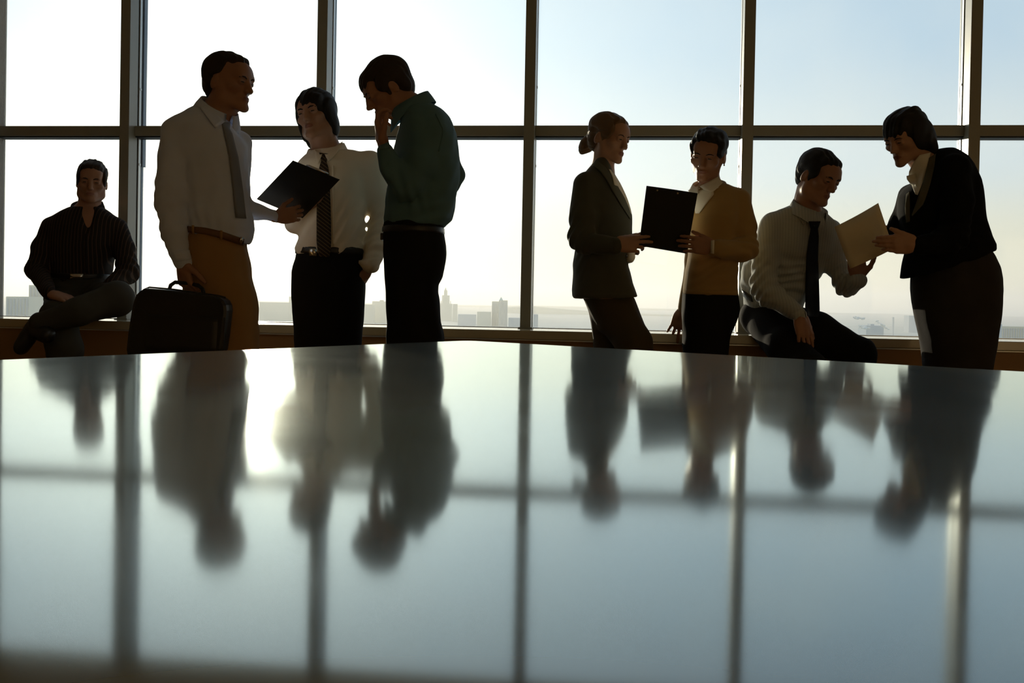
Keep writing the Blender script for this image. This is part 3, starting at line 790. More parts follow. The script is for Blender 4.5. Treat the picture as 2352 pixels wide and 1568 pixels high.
# ------------------------------------------------------------------ fabrics
M['shirt_stripe'] = striped('dark_striped_shirt', (.020, .014, .010), (.075, .045, .030), .017, .22)
M['jeans'] = cloth('grey_jeans', (.050, .047, .036), vary=.2)
M['shirt_blue'] = cloth('light_blue_shirt', (.62, .70, .90)); M['chino'] = cloth('khaki_trousers', (.36, .215, .085))
M['tie_grey'] = cloth('grey_tie', (.22, .24, .28), .6)
M['shirt_white'] = cloth('white_shirt', (.86, .80, .68)); M['tie_brown'] = striped('brown_striped_tie', (.035, .025, .018), (.16, .12, .07), .013, .25, (.6, 0, .8), .6)
M['black_wool'] = cloth('black_trousers', (.014, .013, .012), .92, spec=.12)
M['shirt_teal'] = cloth('teal_shirt', (.10, .195, .235))
M['jacket_olive'] = cloth('dark_olive_jacket', (.080, .082, .062), sheen=.1); M['lapel_olive'] = cloth('olive_lapel', (.115, .122, .095))
M['trouser_olive'] = cloth('olive_brown_trousers', (.070, .055, .032))
M['blouse'] = cloth('white_blouse', (.78, .76, .66)); M['sweater'] = cloth('tan_sweater', (.40, .27, .11), .95, sheen=.2, b=(900, .5, .002))
M['shirt_grey'] = striped('pale_grey_shirt', (.44, .475, .475), (.36, .40, .42), .012, .3)
M['tie_navy'] = cloth('navy_tie', (.018, .022, .036), .6)
M['jacket_black'] = cloth('black_jacket', (.010, .010, .011), .95, spec=.06); M['lapel_grey'] = cloth('grey_satin_lapel', (.12, .115, .08), .85, spec=.12)
M['tweed'] = cloth('grey_brown_tweed', (.034, .030, .029), .95, vary=.35, b=(600, .6, .002))
M['board'] = mat('black_board', (.016, .015, .012), .5, .4, bump=(200, .2, .0005))
M['paper'] = mat('cream_paper', (.92, .82, .58), .8, .2); M['white_paper'] = mat('white_paper', (.85, .83, .76), .8, .2)

def belt(s, Lf, Rt, depth, y0, y1, m, name='belt'):
    B = Blob(); B.u(s.slices(Lf, Rt, depth, ys=[y0, (y0 + y1) / 2, y1], grow=.004, rnd=.004)); return s.part(name, B, m, .006)

# ================================================================== 1. man sitting cross-legged on the sill
def man_seated_left():
    s = Person(4.95, 'man in dark striped shirt sitting cross-legged on the sill beside the left pillar')
    Lf = [(474, 168), (480, 152), (490, 134), (500, 122), (525, 114), (600, 117), (640, 120), (668, 122)]
    Rt = [(474, 232), (480, 243), (490, 258), (500, 268), (512, 274), (540, 270), (598, 257), (633, 252), (668, 250)]
    dp = [(474, .06, 0.01), (490, .085, 0), (515, .11, 0), (560, .125, -.01), (668, .12, 0)]
    armL = [(118, 521, 0, 22), (100, 565, -.05, 23), (85, 620, -.10, 22.5), (113, 674, -.40, 16)]
    armR = [(268, 523, 0, 23), (285, 572, -.03, 24), (294, 626, -.07, 23.5), (252, 655, -.22, 16)]
    legA = [(150, 694, -.03, 42), (134, 730, -.42, 39), (148, 800, -.46, 38), (150, floor_px(150, 4.49) - 45, -.46, 26)]
    legB = [(222, 690, -.03, 44), (268, 686, -.38, 38), (180, 716, -.50, 31), (90, 742, -.55, 23)]
    hd = Head(s.P(211, 417, -.02), 20, 6, 2, .93)
    b = s.body; b.u(s.slices(Lf, Rt, dp, shrink=.90), .02)
    for a in (armL, armR): s.limb(b, a, shrink=.66)
    for a in (legA, legB): s.limb(b, a, shrink=.66)
    b.u(p_ell(s.P(186, 680, 0), (.15, .11, .09)), .03)
    hd.add(b); hd.neck(b, s.P(201, 488, .01), .062, .054)
    s.hand(115, 675, -.41, (.94, -.10, -.22), (.1, .25, -.95), 1, curl=(14, 22, 15), sz=.95)
    s.hand(250, 655, -.23, (-.85, -.15, -.42), (-.2, .2, -.95), -1, curl=(12, 20, 15), sz=.95)
    s.finish_body(hd, (s.P(190, 700, -.2).x, 4.75, 0), 'skin')
    B = Blob(); B.u(s.slices(Lf, Rt, dp), .03)
    for a in (armL, armR): s.limb(B, a, .02, first_k=.035)
    B.sub(p_cap(s.P(200, 468, -.095), s.P(199, 523, -.122), s.m(25), s.m(9)), .004)
    B.noise(folds(.005, 1))
    for a in (armL, armR): s.wrinkle(B, a[2], a[1], a[3])
    s.part('shirt', B, M['shirt_stripe'])
    B = Blob(); B.u(p_ell(s.P(186, 690, -.01), (.165, .13, .085)), .03)
    for a in (legA, legB): s.limb(B, a, .03)
    B.u(s.slices([(630, 122), (690, 110)], [(630, 250), (690, 256)], [(630, .122, 0), (690, .13, 0)]), .03)
    B.noise(folds(.005, 2)); s.part('trousers', B, M['jeans'])
    belt(s, Lf, Rt, dp, 628, 643, M['leather'])
    s.drape('buckle', [((161, 629), (191, 629)), ((161, 641), (191, 641))], M['buckle'], off=.006, nr=3, nc=5)
    # open collar
    collar(s, 'collar', s.P(201, 479, .015), (0, -.25, 1), (.12, -1, -.2), .070, .068, M['shirt_stripe'], (.016, .042), (.040, .050), .03, .50)
    s.drape('placket', [((195, 536), (203, 536)), ((194, 580), (203, 580)), ((193, 626), (203, 626))], M['shirt_stripe'], off=.003, nr=8, nc=3)
    # shoes
    A = s.P(96, 764, -.56); shoe(s, A, (-.36, -.20, -.90), M['leather'], upv=(.85, -.3, .0), ln=.66)
    f = s.P(150, 700, -.46); shoe(s, (f.x, f.y, .085), (-.1, -1, 0), M['leather'])
    B = short_hair(hd, .002, (.042, .188, (.058, .034, .030))); s.part('hair', B, M['hair_brown'], .0040)
    hd.parts(s.root)
man_seated_left()

# ================================================================== 2. tall man with the briefcase
def man_briefcase():
    s = Person(3.8, 'tall man in light blue shirt and khaki trousers holding the black briefcase')
    Lf = [(238, 470), (250, 448), (265, 424), (285, 404), (330, 400), (430, 416), (520, 428), (562, 431)]
    Rt = [(238, 500), (262, 516), (285, 533), (304, 550), (332, 562), (355, 565), (440, 566), (498, 574), (511, 580), (532, 582), (562, 570)]
    dp = [(238, .05, .02), (255, .085, .01), (285, .13, 0), (340, .15, 0), (440, .14, 0), (562, .135, 0)]
    near = [(408, 305, -.06, 37), (400, 365, -.09, 35), (394, 432, -.11, 34), (392, 465, -.11, 34), (402, 535, -.11, 30), (417, 596, -.125, 20)]
    far = [(548, 330, .10, 30), (545, 478, .13, 26), (634, 496, .15, 14)]
    Lt = [(505, 430), (560, 429), (600, 426), (700, 424), (820, 424)]; Rtr = [(505, 564), (555, 562), (592, 569), (634, 573), (681, 588), (709, 592), (820, 589)]
    dt = [(505, .13, 0), (600, .14, .0), (700, .13, 0), (820, .115, 0)]
    lg = standing_legs(s, [466, 548], 770, 43, (.02, .06))
    hd = Head(s.P(527, 189), 68, 5, 0, 1.0)
    b = s.body; b.u(s.slices(Lf, Rt, dp, shrink=.84), .02); b.u(s.slices(Lt, Rtr, dt, shrink=.86), .03)
    for a in (near, far): s.limb(b, a, shrink=.66)
    for a in lg: s.limb(b, a, shrink=.66)
    hd.add(b); hd.neck(b, s.P(499, 268, .0), .064, .060, off=(0, -.012, .050))
    s.hand(419, 600, -.125, (.17, -.03, -.97), (.60, .78, 0), 1, curl=(42, 62, 40))
    s.hand(634, 500, .145, (.90, .04, .20), (.0, 1, .15), 1, curl=(30, 50, 34), sz=.82)
    s.finish_body(hd, (s.P(505, 700).x, 3.8, 0))
    B = Blob(); B.u(s.slices(Lf, Rt, dp), .03)
    pa, pb = s.P(430, 530), s.P(569, 561); dd = (pb - pa).normalized(); B.cut(p_plane(pa, (dd.z, 0, -dd.x)), .003)
    for a in (near, far): s.limb(B, a, .02, first_k=.035)
    B.u(p_cap(s.P(418, 590, -.125), s.P(420, 602, -.125), s.m(22), s.m(21)), .006)
    B.noise(folds(.008, 4)); s.wrinkle(B, near[3], near[1], near[5], .0035, .06); s.wrinkle(B, near[4], near[3], near[5], .003, .06)
    s.wrinkle(B, (500, 505, 0, 60), (440, 490, 0), (560, 520, 0), .005, .10)
    s.part('shirt', B, M['shirt_blue'])
    B = Blob(); B.u(s.slices(Lt, Rtr, dt), .03)
    for a in lg: s.limb(B, a, .03)
    pa, pb = s.P(430, 519), s.P(565, 549); dd = (pb - pa).normalized(); B.cut(p_plane(pa, (-dd.z, 0, dd.x)), .003)
    B.noise(folds(.005, 5, aniso=(1, 1, .4))); s.part('trousers', B, M['chino'], .008)
    Lb = [(520, 430), (530, 430), (545, 430)]; Rb = [(520, 566), (535, 566), (560, 566)]
    bt = s.drape('belt', [((430, 519), (432, 533)), ((470, 522), (471, 538)), ((510, 531), (509, 548)), ((562, 549), (556, 564))], M['brown_leather'], off=.006, th=.006, nr=12, nc=4)
    s.drape('buckle', [((553, 543), (562, 546)), ((549, 561), (559, 565))], M['buckle'], off=.010, nr=3, nc=3, parent=bt)
    for x, y in ((440, 522), (505, 534)): s.drape('belt_loop', [((x, y - 5), (x + 6, y - 5)), ((x, y + 16), (x + 6, y + 16))], M['chino'], off=.013, nr=4, nc=2)
    collar(s, 'collar', s.P(497, 264, .0), (.40, -.22, .89), (.80, -.60, -.40), .070, .074, M['shirt_blue'], (.034, .050), (.048, .056), .045, .20, flare=.020)
    s.drape('tie', [((508, 280), (529, 281)), ((512, 294), (528, 295)), ((514, 304), (534, 306)), ((526, 360), (548, 362)), ((535, 440), (559, 440)), ((541, 500), (566, 502))], M['tie_grey'], off=.006, th=.005, nr=16, nc=5)
    s.drape('collar_point', [((470, 232), (516, 280)), ((464, 240), (505, 288)), ((459, 247), (495, 295))], M['shirt_blue'], off=.010, th=.004, nr=6, nc=8)
    s.drape('cuff', [((396, 578), (436, 574)), ((400, 602), (439, 596))], M['shirt_blue'], off=.004, nr=4, nc=7)
    for a in lg: p = s.P(*a[-1][:3]); shoe(s, (p.x, p.y, .085), (.6, -.8, 0), M['brown_leather'])
    s.part('hair', short_hair(hd, -.001, (.034, .194, (.052, .036, .026)), temple=False), M['hair_brown'], .0036)
    hd.parts(s.root)
    return s
man_briefcase()

def briefcase():
    Y = 3.60; pts = [(301, 814), (299, 803), (303, 765), (311, 712), (316, 691), (322, 676), (331, 667), (343, 662), (400, 666), (470, 675), (502, 679), (514, 683), (523, 690), (528, 700), (529.5, 713), (523, 770), (518, 803), (512, 814)]
    P = [at(x, y, Y) for x, y in pts]; n = len(P); V = []; Fc = []
    rows = [(-.045, .93), (-.040, .985), (-.020, 1.0), (.020, 1.0), (.040, .985), (.045, .93)]
    c = sum(P, Vector()) / n
    for dy, sc in rows: V += [c + (p - c) * sc + Vector((0, dy, 0)) for p in P]
    for i in range(len(rows) - 1):
        for k in range(n): Fc.append((i * n + k, i * n + (k + 1) % n, (i + 1) * n + (k + 1) % n, (i + 1) * n + k))
    Fc.append(tuple(range(n))[::-1]); Fc.append(tuple((len(rows) - 1) * n + k for k in range(n)))
    o = link('briefcase', mesh('briefcase', V, Fc), M['leather'], None, False)
    rebase(o, at(410, 815, Y)); tag(o, 'black soft briefcase hanging from the hand of the man in khaki trousers', 'briefcase')
    h = tube('handle', [at(x, y, Y + (.055 if y < 660 else .02)) for x, y in ((388, 668), (392, 655), (402, 648), (430, 650), (455, 655), (466, 664), (468, 678))], .0075, M['leather'], o, 8)
    tube('zipper', [at(x, y, Y - .005) for x, y in ((318, 680), (330, 665), (343, 659.5), (400, 664.5), (500, 678.5), (518, 683))], .003, M['gasket'], o, 6)
    sheet('front_pocket', [[at(318 + (512 - 318) * j / 6 + (6 - i) * .8, 720 + (705 - 720) * 0 + i * 14 + j * 1.5, Y - .050 + .002 * abs(j - 3)) for j in range(7)] for i in range(7)], .008, M['leather'], o, back=(0, 1, 0))
briefcase()

# ================================================================== 3. man in white shirt behind the clipboard
def man_clipboard():
    s = Person(4.2, 'man with long dark fringe in white shirt and striped tie behind the clipboard')
    Lf = [(344, 722), (350, 714), (356, 706), (366, 694), (380, 690), (470, 691), (547, 688), (572, 678), (586, 680)]
    Rt = [(330, 780), (336, 796), (345, 822), (372, 838), (410, 846), (474, 842), (540, 834), (586, 832)]
    dp = [(330, .05, .02), (344, .07, .015), (372, .10, 0), (420, .125, 0), (520, .118, 0), (586, .118, 0)]
    aR = [(848, 380, 0, 34), (862, 436, .02, 31), (874, 505, .05, 25), (862, 565, .01, 24), (850, 606, -.03, 21)]
    aL = [(708, 398, 0, 30), (678, 512, -.05, 22), (690, 480, -.11, 16)]
    Lt = [(566, 682), (590, 682), (621, 671), (686, 671), (743, 676), (820, 684)]; Rtr = [(566, 832), (600, 836), (653, 838), (702, 837), (768, 831), (820, 825)]
    dt = [(566, .117, 0), (640, .13, .01), (820, .115, 0)]
    lg = standing_legs(s, [718, 790], 780, 35, (0, 0))
    hd = Head(s.P(726, 267), -16, -6, -13, .98)
    b = s.body; b.u(s.slices(Lf, Rt, dp, shrink=.84), .02); b.u(s.slices(Lt, Rtr, dt, shrink=.86), .03)
    for a in (aR, aL): s.limb(b, a, shrink=.66)
    for a in lg: s.limb(b, a, shrink=.66)
    hd.add(b); hd.neck(b, s.P(752, 352, .02), .066, .058)
    s.hand(847, 618, -.01, (-.52, .22, -.84), (-.8, .3, .4), -1, curl=(8, 12, 10), sz=.9)
    s.hand(689, 484, -.115, (.35, .05, .94), (0, -1, 0), 1, curl=(6, 8, 6), sz=.95)
    s.finish_body(hd, (s.P(755, 700).x, 4.2, 0), 'skin_pale')
    B = Blob(); B.u(s.slices(Lf, Rt, dp), .03)
    for a in (aR, aL): s.limb(B, a, .02, first_k=.035)
    B.noise(folds(.008, 7)); s.wrinkle(B, aR[2], aR[0], aR[4], .0045, .06); s.wrinkle(B, aR[3], aR[2], aR[4], .004, .06); s.wrinkle(B, (800, 520, -.1, 50), (760, 440, -.1), (840, 560, -.1), .005, .10)
    s.part('shirt', B, M['shirt_white'])
    B = Blob(); B.u(s.slices(Lt, Rtr, dt), .03)
    for a in lg: s.limb(B, a, .03)
    B.noise(folds(.004, 8, aniso=(1, 1, .4))); s.part('trousers', B, M['black_wool'], .008)
    belt(s, Lt, Rtr, dt, 569, 585, M['leather'])
    s.drape('tie', [((733, 350), (754, 353)), ((738, 369), (750, 371)), ((733, 384), (755, 387)), ((731, 410), (757, 414)), ((727, 480), (760, 482)), ((727, 560), (761, 560)), ((733, 589), (757, 590))], M['tie_brown'], off=.007, th=.005, nr=18, nc=5)
    bk = s.drape('buckle', [((710, 570), (727, 571)), ((710, 587), (727, 588))], M['buckle'], off=.008, nr=3, nc=3)
    collar(s, 'collar', s.P(752, 354, .005), (-.14, -.16, 1), (-.28, -.95, -.30), .074, .070, M['shirt_white'], (.028, .048), (.046, .056), .060, .16, flare=.020, nose=.028)
    s.drape('collar_point', [((722, 346), (741, 351)), ((724, 360), (739, 358)), ((728, 377), (731, 376))], M['shirt_white'], off=.010, th=.004, nr=7, nc=4)
    s.drape('collar_point', [((745, 352), (788, 324)), ((749, 362), (780, 342)), ((755, 371), (760, 368))], M['shirt_white'], off=.010, th=.004, nr=7, nc=6)
    s.drape('cuff', [((824, 598), (873, 588)), ((823, 607), (872, 600)), ((846, 628), (871, 606))], M['shirt_white'], off=.004, nr=4, nc=7)
    s.drape('placket', [((762, 380), (767, 380)), ((763, 470), (768, 470)), ((763, 566), (768, 566))], M['shirt_white'], off=.003, nr=10, nc=3)
    for a in lg: p = s.P(*a[-1][:3]); shoe(s, (p.x, p.y, .085), (-.1, -1, 0), M['leather'])
    B = Blob(); B.u(hd.ell((0, -.020, .156), (.087, .104, .092)), .01)
    for x in (-1, 1): B.u(hd.ell((x * .072, -.004, .105), (.017, .044, .066)), .02)
    B.u(hd.ell((.066, -.034, .050), (.020, .040, .060)), .02); B.u(hd.ell((-.068, -.026, .066), (.017, .040, .050)), .02)
    B.u(hd.ell((0, -.070, .070), (.066, .040, .075)), .02)
    B.u(hd.ell((-.014, .060, .168), (.052, .030, .036)), .015); B.u(hd.ell((.040, .044, .150), (.024, .036, .046)), .015); B.u(hd.ell((-.052, .038, .140), (.016, .034, .042)), .015)
    B.u(hd.ell((-.010, .074, .150), (.048, .016, .026)), .012)
    B.sub(hd.ell((-.002, .128, .068), (.055, .075, .064)), .010)
    comb(B, hd, 5, 300, .0022, .3, .6)
    s.part('hair', B, M['hair_black'], .004); hd.parts(s.root, M['hair_black'])
man_clipboard()

def clipboard():
    q = [at(672, 369, 3.90), at(780, 413, 3.90), at(695, 501, 4.03), at(589, 457, 4.03)]
    def pt(u, v, lift=0):
        a = q[0].lerp(q[1], u); b = q[3].lerp(q[2], u); return a.lerp(b, v) + nn * lift
    nn = Vector((0, 0, 0)); nn = (q[1] - q[0]).cross(q[3] - q[0]).normalized(); nn = nn if nn.y > 0 else -nn
    o = sheet('clipboard', [[pt(j / 4, i / 4) for j in range(5)] for i in range(5)], .004, M['board'], None, back=nn, smooth=False)
    rebase(o, pt(.5, .5)); tag(o, 'black clipboard held tilted in front of the white shirted man', 'clipboard')
    sheet('paper', [[pt(.03 + .94 * j / 3, .05 + .97 * i / 4, .005) for j in range(4)] for i in range(5)], .002, M['white_paper'], o, back=nn, smooth=False)
    sheet('clip', [[pt(.30 + .42 * j / 3, -.02 + .10 * i / 3, .008 + .006 * math.sin(i)) for j in range(4)] for i in range(4)], .004, M['buckle'], o, back=nn, smooth=False)
    tube('clip_edge', [pt(.28, -.012, .004), pt(.74, -.012, .004)], .0035, M['buckle'], o, 8)
clipboard()

# ================================================================== 4. man in teal shirt, hand at his mouth
def man_thinking():
    s = Person(3.8, 'man in dark teal shirt bowing his head with his hand at his mouth')
    Lf = [(236, 948), (248, 934), (262, 924), (284, 922), (300, 918), (342, 908), (390, 902), (436, 890), (467, 886), (507, 883), (520, 884)]
    Rt = [(232, 984), (240, 1000), (248, 1013), (275, 1036), (306, 1049), (351, 1054), (378, 1056), (436, 1049), (454, 1047), (503, 1036), (520, 1022)]
    dp = [(234, .05, .01), (248, .085, .0), (280, .15, 0), (400, .16, 0), (520, .14, 0)]
    near = [(990, 312, -.09, 36), (968, 375, -.14, 36), (932, 428, -.16, 34), (897, 385, -.17, 25), (884, 345, -.17, 18)]
    far = [(1008, 312, .12, 34), (1047, 402, .20, 19), (1016, 470, .13, 17)]
    Lt = [(508, 884), (530, 881), (592, 882), (664, 887), (726, 889), (789, 893), (815, 894)]
    Rtr = [(508, 1020), (530, 1018), (557, 1024), (583, 1025), (633, 1018), (659, 1004), (690, 1009), (735, 1013), (784, 1017), (815, 1018)]
    dt = [(508, .14, 0), (600, .145, 0), (815, .115, 0)]
    lg = standing_legs(s, [928, 982], 775, 36, (-.04, .05))
    hd = Head(s.P(888, 203), -74, 33, 0, .97)
    b = s.body; b.u(s.slices(Lf, Rt, dp, shrink=.84), .02); b.u(s.slices(Lt, Rtr, dt, shrink=.86), .03)
    for a in (near, far): s.limb(b, a, shrink=.66)
    for a in lg: s.limb(b, a, shrink=.66)
    hd.add(b); hd.neck(b, s.P(955, 258, .01), .066, .060)
    s.hand(882, 336, -.165, (-.30, .12, .95), (.93, .10, .30), -1, curl=(30, 52, 30), per=[(18, 52, 34), (26, 56, 34), (34, 60, 36), (40, 62, 38)], thumb=(.8, .45, .45), tcurl=10)
    s.hand(1018, 466, .13, (-.6, .1, -.7), (-.6, -.4, .5), 1, curl=(30, 40, 30), sz=.92)
    s.finish_body(hd, (s.P(955, 700).x, 3.8, 0))
    B = Blob(); B.u(s.slices(Lf, Rt, dp), .03)
    for a in (near, far): s.limb(B, a, .016, first_k=.03)
    B.noise(folds(.008, 12)); s.wrinkle(B, near[2], near[1], near[4], .005, .065, 105); s.wrinkle(B, (985, 480, -.14, 50), (1010, 380, -.1), (950, 520, -.1), .0035, .08, 70)
    s.part('shirt', B, M['shirt_teal'])
    B = Blob(); B.u(s.slices(Lt, Rtr, dt), .03)
    for a in lg: s.limb(B, a, .03)
    B.noise(folds(.004, 13, aniso=(1, 1, .4))); s.part('trousers', B, M['black_wool'], .008)
    belt(s, Lt, Rtr, dt, 521, 538, M['leather'])
    bk = s.P(878, 543, -.02); bm = bmesh.new(); box_bm(bm, (bk.x - .005, bk.y - .022, bk.z - .015), (bk.x + .006, bk.y + .022, bk.z + .013), .003); bm_obj('buckle', bm, M['button'], s.root)
    collar(s, 'collar', s.P(950, 256, .005), (-.40, -.06, .92), (-.93, -.22, -.40), .072, .078, M['shirt_teal'], (.036, .056), (.046, .050), .030, .25)
    s.drape('cuff', [((871, 344), (897, 340)), ((870, 336), (893, 325))], M['shirt_teal'], off=.005, nr=4, nc=6)
    s.drape('yoke_seam', [((1000, 262), (1003, 260)), ((1018, 300), (1021, 299)), ((1006, 348), (1009, 348))], M['shirt_teal'], off=.002, th=.003, nr=10, nc=2)
    for a in lg: p = s.P(*a[-1][:3]); shoe(s, (p.x, p.y, .085), (-.9, -.3, 0), M['leather'])
    B = short_hair(hd, .002, (.046, .180, (.058, .040, .034)), .004, top=[((0, .076, .160), (.046, .015, .026))]); s.part('hair', B, M['hair_brown'], .0040)
    hd.parts(s.root)
man_thinking()

# ================================================================== 5. fair woman in olive jacket
def woman_bun():
    s = Person(4.3, 'fair haired woman with low bun in dark olive jacket holding the black folder')
    Lf = [(362, 1372), (381, 1357), (395, 1342), (417, 1334), (450, 1331), (500, 1330), (560, 1324), (610, 1316), (676, 1314), (686, 1316)]
    Rt = [(362, 1394), (385, 1405), (399, 1408), (432, 1428), (484, 1449), (520, 1452), (545, 1452), (580, 1444), (610, 1443), (647, 1452), (680, 1464), (686, 1465)]
    dp = [(362, .05, .01), (395, .09, .0), (430, .13, 0), (480, .14, 0), (545, .12, 0), (600, .13, 0), (686, .15, 0)]
    near = [(1346, 425, -.08, 30), (1339, 495, -.11, 30), (1335, 546, -.13, 29), (1345, 556, -.15, 26), (1412, 565, -.235, 20)]
    far = [(1398, 440, .11, 24), (1416, 525, .12, 22), (1428, 556, .06, 17)]
    Lt = [(660, 1325), (683, 1338), (710, 1350), (736, 1368), (760, 1372)]; Rtr = [(660, 1442), (691, 1454), (739, 1474), (760, 1484)]
    dt = [(660, .13, .02), (700, .14, .02), (760, .12, 0)]
    yf = floor_px(1490, 4.1) - 42
    lg = [[(1412, 712, -.02, 50), (1456, 790, -.12, 41), (1476, 880, -.17, 31), (1500, yf, -.12, 18)], [(1390, 725, .05, 36), (1394, 800, .04, 28), (1392, 880, .03, 25), (1385, floor_px(1385, 4.33) - 42, .05, 17)]]
    hd = Head(s.P(1400, 316), 48, 11, 2, 1.0, True)
    b = s.body; b.u(s.slices(Lf, Rt, dp, shrink=.82), .02); b.u(s.slices(Lt, Rtr, dt, shrink=.84), .03)
    for a in (near, far): s.limb(b, a, shrink=.64)
    for a in lg: s.limb(b, a, shrink=.66)
    hd.add(b); hd.neck(b, s.P(1386, 402, .01), .052, .050)
    s.hand(1414, 562, -.242, (.98, .06, .06), (.02, .95, -.25), 1, sz=.93, per=[(4, 8, 6), (6, 10, 8), (24, 40, 25), (30, 46, 30)], thumb=(.75, .35, .55), tcurl=5)
    s.hand(1430, 557, .03, (.86, -.50, .12), (0, -1, .1), 1, sz=.85, curl=(8, 12, 10))
    s.finish_body(hd, (s.P(1400, 700).x, 4.3, 0), 'skin_pale')
    B = Blob(); B.u(s.slices(Lf, Rt, dp), .02)
    for a in (near, far): s.limb(B, a, .018, first_k=.03)
    B.cut(p_plane(s.P(1380, 690, 0), (0.12, 0, -1)), .003)
    B.noise(folds(.004, 21, (25, 70))); s.wrinkle(B, near[2], near[0], near[4], .005)
    s.part('jacket', B, M['jacket_olive'])
    B = Blob(); B.u(s.slices([(560, 1425), (604, 1430)], [(560, 1452), (580, 1456), (592, 1458), (604, 1452)], [(560, .09, .0), (604, .09, .0)]), .01); s.part('blouse_hem', B, M['blouse'])
    B = Blob(); B.u(s.slices(Lt, Rtr, dt), .03)
    for a in lg: s.limb(B, a, .025)
    B.noise(folds(.004, 22)); s.part('trousers', B, M['trouser_olive'], .008)
    s.drape('blouse', [((1405, 396), (1410, 396)), ((1414, 415), (1427, 424)), ((1424, 442), (1441, 455)), ((1436, 468), (1449, 480)), ((1449, 490), (1451, 492))], M['blouse'], off=.004, th=.004, nr=10, nc=5)
    s.drape('lapel', [((1358, 379), (1370, 366)), ((1378, 392), (1396, 388)), ((1394, 415), (1417, 424)), ((1408, 440), (1434, 452)), ((1426, 470), (1447, 482)), ((1447, 502), (1451, 504))], M['lapel_olive'], off=.008, th=.006, nr=14, nc=6)
    s.drape('blouse_collar', [((1398, 388), (1404, 390)), ((1406, 404), (1418, 414)), ((1410, 424), (1420, 428))], M['blouse'], off=.012, th=.003, nr=6, nc=4)
    s.drape('button', [((1437, 586), (1442, 586)), ((1437, 591), (1442, 591))], M['button'], off=.004, nr=2, nc=2)
    s.drape('sleeve_cuff_seam', [((1408, 545), (1411, 545)), ((1409, 585), (1412, 585))], M['jacket_olive'], off=.003, th=.003, nr=5, nc=2)
    for a, d in zip(lg, ((.5, -.85, 0), (.7, -.7, 0))): p = s.P(*a[-1][:3]); shoe(s, (p.x, p.y, .085), d, M['leather'])
    B = shell_hair(hd, -.001, (.036, .188, (.054, .038, .026)), .004, -.003)
    for x in (-1, 1): B.u(hd.ell((x * .064, .030, .150), (.014, .036, .036)), .015)
    bare_ears(B, hd)
    B.u(hd.ell((0, -.126, .066), (.034, .034, .040)), .012); B.u(hd.ell((0, -.110, .098), (.026, .026, .024)), .012); B.u(hd.ell((.006, -.140, .040), (.020, .022, .022)), .010)
    comb(B, hd, 6, 380, .0020, .5)
    s.part('hair', B, M['hair_blond'], .0038); hd.parts(s.root, M['hair_brown'])
woman_bun()

